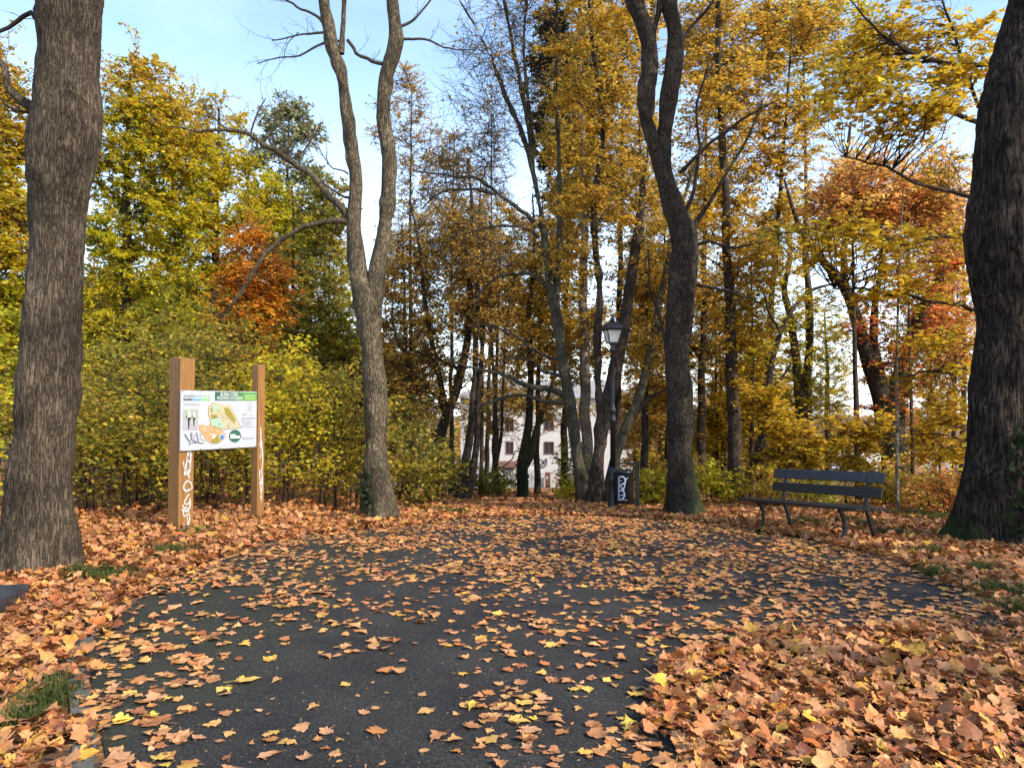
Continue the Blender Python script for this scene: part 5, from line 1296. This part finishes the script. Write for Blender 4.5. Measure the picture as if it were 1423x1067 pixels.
# unseen maples added outside the view on the right to shade the path
for (lab, x, y, h) in [('unseen tall maple added for shade to the right of the massive trunk', 15.5, 6.5, 13), ('unseen tall maple added for shade behind the camera on the right', 13.5, 1.0, 13)]:
    z = float(gz(x, y)); base = thing('maple_tree', lab, 'tree', (x, y, z))
    A = np.array([[x, y, z - .2, .3], [x + .1, y, z + 4, .24], [x, y + .1, z + 9, .16], [x, y, z + h, .03]])
    dd = y; 
    def env_pts(env, d_, n, x=x, y=y, z=z, h=h):
        v = norm(rng.normal(0, 1, (n, 3))) * (rng.random((n, 1)) ** .45); return np.array([x, y, z + h * .62]) + v * np.array([4.2, 4.2, h * .38])
    keep = in_ellipsoids; in_ellipsoids = env_pts
    grow(base, [(A, 'main')], [1], 12, limbs=18, clusters=190, twigs=5, lpt=4.5, size=.12, pal='gold', flat=.6, trunk_mat=B_DARK)
    in_ellipsoids = keep

# trees farther back that close the wood
def back_tree(proto, px, d, s, rz):
    p = W(px, 640, d); z = float(gz(p[0], d))
    r = proto.copy(); COL.objects.link(r); r.location = (p[0], d, z); r.rotation_euler = (0, 0, rz); r.scale = (s, s, s)
    for ch in proto.children:
        c = ch.copy(); COL.objects.link(c); c.parent = r
    return r
protos = []
for i, (pal, hgt, lab, grp) in enumerate([('gold', 9.5, 'golden tree far back in the wood beyond the shrubs', 'golden trees far back in the wood'), ('olive', 8.5, 'olive green tree far back in the wood beyond the shrubs', 'olive trees far back in the wood'), ('brown', 10, 'brown leaved tree far back in the wood beyond the shrubs', 'brown trees far back in the wood'), ('lime', 9, 'yellow green tree far back in the wood beyond the shrubs', 'yellow green trees far back in the wood')]):
    d = 45; k = F / d; px = [480, 500, 560, 90][i]; zb = float(gz(W(px, 600, d)[0], d)); pyb = 562 + (CAMH - zb) * k
    env = [(px, pyb - hgt * k * .45, 2.2 * k, 2.6 * k), (px - 20, pyb - hgt * k * .7, 1.9 * k, 2.3 * k), (px + 22, pyb - hgt * k * .62, 1.9 * k, 2.3 * k), (px, pyb - hgt * k * .2, 2.0 * k, 1.6 * k)]
    st = [(px + 4 * math.sin(3 * t), pyb + 8 - hgt * k * .9 * t, max(1.2, 9 * (1 - .85 * t))) for t in (0, .2, .4, .6, .8, 1)]
    protos.append((tree(lab, [st], d, env, group=grp, trunk_mat=B_FAR, limbs=18, clusters=170, twigs=4, lpt=9, size=.15, pal=pal, twig_len=.8), lab, grp))
rr = np.random.default_rng(21)
for j in range(44):
    if j >= 30: px, d = rr.uniform(60, 480), rr.uniform(31, 42)
    elif j < 22: px, d = rr.uniform(-40, 520), rr.uniform(36, 62)
    else: px, d = rr.uniform(880, 1080), rr.uniform(40, 70)
    pr, lab, grp = protos[rr.choice(4, p=[.3, .25, .25, .2] if j < 30 else [.2, .25, 0, .55])]
    back_tree(pr, px, d, rr.uniform(.85, 1.15), rr.uniform(0, 6.28))

# ------------------------------------------------------------------ shrubs
def shrub(lab, px, py, d, h, w, pal, n, size=.075, lpt=11, group=None, name='hazel_shrub', cat='shrub', flat=.45, mixpal=None, stems=9, z_sparse=.0):
    x, y = W(px, py, d)[0], d; z = float(gz(x, y)); O = np.array([x, y, z])
    base = thing(name, lab, cat, (x, y, z), group=group)
    A = []
    for k in range(stems):
        a = rng.random() * 6.283; r = rng.random() ** .5 * w * .8; hh = h * rng.uniform(.6, 1)
        P = np.array([[.12 * math.cos(a), .12 * math.sin(a), -.1], [r * .3 * math.cos(a), r * .3 * math.sin(a), hh * .4], [r * .7 * math.cos(a), r * .7 * math.sin(a), hh * .75], [r * math.cos(a), r * math.sin(a), hh]]) + rng.normal(0, .05, (4, 3))
        C = catmull(P + O, 9); A.append(np.concatenate([C, np.linspace(.012, .004, 9)[:, None]], 1))
    tb = Tubes()
    for c in A: tb.add(c[:, :3], c[:, 3], 5)
    NP = np.concatenate([c[2:, :3] for c in A])
    v = norm(rng.normal(0, 1, (n, 3))) * (rng.random((n, 1)) ** .45)
    T = O + np.array([0, 0, h * .52]) + v * np.array([w, w, h * .5])
    T[:, 2] = np.maximum(T[:, 2], z + .12)
    i = np.argmin(np.linalg.norm(T[:, None] - NP[None], axis=2) + np.maximum(0, NP[None, :, 2] - T[:, None, 2]), axis=1)
    t = np.linspace(0, 1, 4)[None, :, None]; P = NP[i][:, None] * (1 - t) + T[:, None] * t + rng.normal(0, .03, (n, 4, 3)) * np.sin(np.pi * t)
    tb.add(P, np.tile(np.linspace(.005, .0025, 4), (n, 1)), 3)
    m = n * lpt; cw = np.exp(rng.normal(0, .8, n)); ci = rng.choice(n, m, p=cw / cw.sum())
    C = T[ci] + norm(rng.normal(0, 1, (m, 3))) * (rng.random((m, 1)) ** .5) * np.array([.30, .30, .16])
    C[:, 2] = np.maximum(C[:, 2], z + .05)
    cols = pal_colors(pal, m, ci)
    if mixpal:
        k = rng.random(m) < mixpal[1]; cols[k] = pal_colors(mixpal[0], int(k.sum()))
    vv, f, c = leaves(C - O, size, flat, cols)
    link('stems', new_mesh('stems', np.concatenate(tb.V) - O, [np.concatenate(tb.Q)], True, [TWIG]), base)
    link('foliage', new_mesh('foliage', vv, [f], True, [LEAF], cols=c), base)

SH = 'hazel shrubs of the thicket behind the information board'
rs = np.random.default_rng(5)
for (px, d, h, w, n, pal) in [(-60, 10.5, 2.8, 1.1, 150, 'hazel'), (130, 12.2, 2.2, 1.0, 170, 'hazel'), (185, 13.2, 3.0, 1.1, 210, 'hazel'), (215, 12.6, 1.8, .9, 150, 'hazel'), (285, 13.4, 2.6, 1.1, 220, 'hazel'), (335, 13.0, 2.0, .9, 160, 'hazel'), (395, 13.8, 2.5, 1.1, 210, 'hazel'), (455, 14.2, 2.4, 1.0, 190, 'hazel'), (490, 15.2, 2.9, 1.0, 180, 'hazel'),
                              (120, 15.5, 3.8, 1.3, 240, 'hazel'), (200, 16, 4.0, 1.4, 260, 'hazel'), (300, 16.5, 3.8, 1.4, 260, 'hazel'), (390, 17, 3.6, 1.4, 240, 'hazel'), (460, 18, 3.8, 1.4, 220, 'hazel'), (20, 14, 3.4, 1.3, 180, 'hazel'), (240, 19, 5.0, 1.6, 260, 'olive'), (140, 20, 5.2, 1.6, 260, 'olive'), (340, 20, 4.6, 1.6, 240, 'olive')]:
    h *= rs.uniform(.78, 1.3); pal = pal if rs.random() < .72 else rs.choice(['olive', 'lime', 'yolive'])
    shrub('yellowing hazel shrub in the thicket behind the information board', px, 700, d, h, w, pal, n, group=SH, mixpal=('yellow', .10), size=.085 if d < 15 else .10)
for (lab, px, d, h, w, n, pal) in [('low yellowing shrub right of the forked trunk at the path edge', 575, 16.5, 1.9, .9, 170, 'hazel'), ('green edged shrub nearest the path on its left side', 603, 19, 1.5, .8, 120, 'hazel'), ('taller brown green shrub behind the forked trunk', 560, 20, 3.0, 1.2, 200, 'hazel'), ('round green bush at the foot of the slim forked stem', 696, 31, 1.1, .9, 80, 'green'), ('green bush left of the pair of crossing stems', 628, 27, 1.6, 1.0, 110, 'green'), ('grassy green bush right of the pair of crossing stems', 672, 28, 1.2, 1.2, 110, 'green'), ('leafy green bush at the right edge of the path before the house', 790, 24, 2.0, .55, 80, 'green'),
                                   ('low yellow green bush right of the litter bin', 905, 18, .9, .7, 90, 'lime'), ('yellow green bush right of the dark forked trunk', 988, 18.5, 1.1, .8, 110, 'lime'), ('yellow green bush left of the litter bin', 800, 21, .8, .6, 60, 'lime'), ('low yellow bush behind the left end of the bench', 1068, 17.5, 1.0, .8, 100, 'yellow'), ('small green yellow bush behind the bench seat', 1130, 16.5, .8, .8, 90, 'lime'), ('reddish low shrub between bench and right trunk', 1290, 16, .9, .9, 120, 'coral'), ('dull green and red shrub behind the right end of the bench', 1240, 18, .9, .9, 110, 'yolive'), ('red shrub close to the foot of the mossy right trunk', 1325, 14.5, .9, .5, 80, 'red'), ('orange shrub under the ivy clad tree', 1275, 20, 1.4, .9, 100, 'coral'), ('yellow bush half way down the slope behind the bench', 1190, 24, 2.0, 1.2, 120, 'yellow'), ('brown green bush right of the grey stem', 945, 24, 1.6, 1.0, 110, 'gold')]:
    shrub(lab, px, 690, d, h, w, pal, n, size=.08 if d < 18 else .11, name='shrub', mixpal=('hazel', .3))

# ivy
def ivy(lab, px0, px1, py0, py1, d, n, rad):
    p0 = W((px0 + px1) / 2, py1, d); z = float(gz(p0[0], d)); O = np.array([p0[0], d, z])
    base = thing('ivy', lab, 'ivy', tuple(O))
    m = n; px = rng.uniform(px0, px1, m); py = py1 - (py1 - py0) * rng.random(m) ** 1.4
    C = np.array([W(a, b, d - rng.random() * rad) for a, b in zip(px, py)]); C[:, 2] = np.maximum(C[:, 2], z + .04)
    vv, f, c = leaves(C - O, .085, .1, pal_colors('ivy', m), True)
    tb = Tubes()
    for k in range(7):
        a = rng.uniform(px0, px1); P = np.array([W(a + rng.normal(0, 4), py1 + 6 - (py1 + 6 - py0) * t, d - .02) for t in np.linspace(0, 1, 9)]); tb.add(P, np.linspace(.009, .003, 9), 5)
    link('vine_stem', new_mesh('vine_stem', np.concatenate(tb.V) - O, [np.concatenate(tb.Q)], True, [TWIG]), base)
    link('foliage', new_mesh('foliage', vv, [f], True, [LEAF], cols=c), base)
ivy('dark glossy ivy climbing the right side of the massive right trunk', 1402, 1470, 590, 742, 10.7, 420, .35)
ivy('small ivy patch at the foot of the forked trunk beside the board', 500, 516, 655, 706, 13.5, 90, .15)
ivy('ivy clinging to the old tree with crimson leaves', 1222, 1262, 440, 690, 23.4, 500, .5)
ivy('ivy round the forked trunk with a pink scar', 716, 734, 610, 692, 25.6, 160, .3)

# ================================================================== SKY, SUN, CAMERA
SUN_AZ, SUN_EL = (0.80, -0.60), R(38)
wd = bpy.data.worlds.new('World'); S.world = wd; wd.use_nodes = True
nt = wd.node_tree; bg = nt.nodes['Background']
sky = nt.nodes.new('ShaderNodeTexSky'); sky.sky_type = 'NISHITA'; sky.sun_disc = False
sky.sun_elevation = SUN_EL; sky.sun_rotation = math.atan2(SUN_AZ[0], SUN_AZ[1]); sky.air_density = 1.0; sky.dust_density = .8; sky.ozone_density = 1.2
tc = nt.nodes.new('ShaderNodeTexCoord'); mp = nt.nodes.new('ShaderNodeMapping'); mp.inputs['Scale'].default_value = (1.0, 1.0, 2.6); nt.links.new(tc.outputs['Generated'], mp.inputs[0])
cl = ramp(nt, noise(nt, mp.outputs[0], 2.2, 7, .55, .4), [(.50, (0, 0, 0)), (.84, (.36,) * 3)])
sx = nt.nodes.new('ShaderNodeSeparateXYZ'); nt.links.new(tc.outputs['Generated'], sx.inputs[0])
hz = nt.nodes.new('ShaderNodeMapRange'); hz.inputs[1].default_value = .02; hz.inputs[2].default_value = .42; hz.inputs[3].default_value = .5; hz.inputs[4].default_value = 0; nt.links.new(sx.outputs[2], hz.inputs[0])
msk = math_(nt, 'MAXIMUM', cl, hz.outputs[0])
skyc = mixc(nt, msk, sky.outputs[0], (4.4, 4.9, 5.7))
nt.links.new(skyc, bg.inputs[0]); bg.inputs[1].default_value = .15
sl = bpy.data.lights.new('sun', 'SUN'); sl.energy = 2.25; sl.angle = R(.6); sl.color = (1, .91, .78)
so = bpy.data.objects.new('sun', sl); COL.objects.link(so)
h = math.cos(SUN_EL); n_ = math.hypot(*SUN_AZ)
so.rotation_euler = Vector((SUN_AZ[0] / n_ * h, SUN_AZ[1] / n_ * h, math.sin(SUN_EL))).to_track_quat('Z', 'Y').to_euler()

cam = bpy.data.cameras.new('camera'); co = bpy.data.objects.new('camera', cam); COL.objects.link(co)
cam.sensor_width = 36; cam.lens = F / 1423 * 36; cam.clip_end = 3000; cam.clip_start = .05
co.location = (0, 0, CAMH); co.rotation_euler = (R(90) + PITCH, 0, 0); S.camera = co

S.view_settings.view_transform = 'Standard'; S.view_settings.look = 'None'; S.view_settings.gamma = 1
S.view_settings.exposure = 1.48
cy = S.cycles; cy.max_bounces = 9; cy.diffuse_bounces = 7; cy.glossy_bounces = 2; cy.transmission_bounces = 7; cy.transparent_max_bounces = 4
cy.use_denoising = True; cy.sample_clamp_indirect = 6
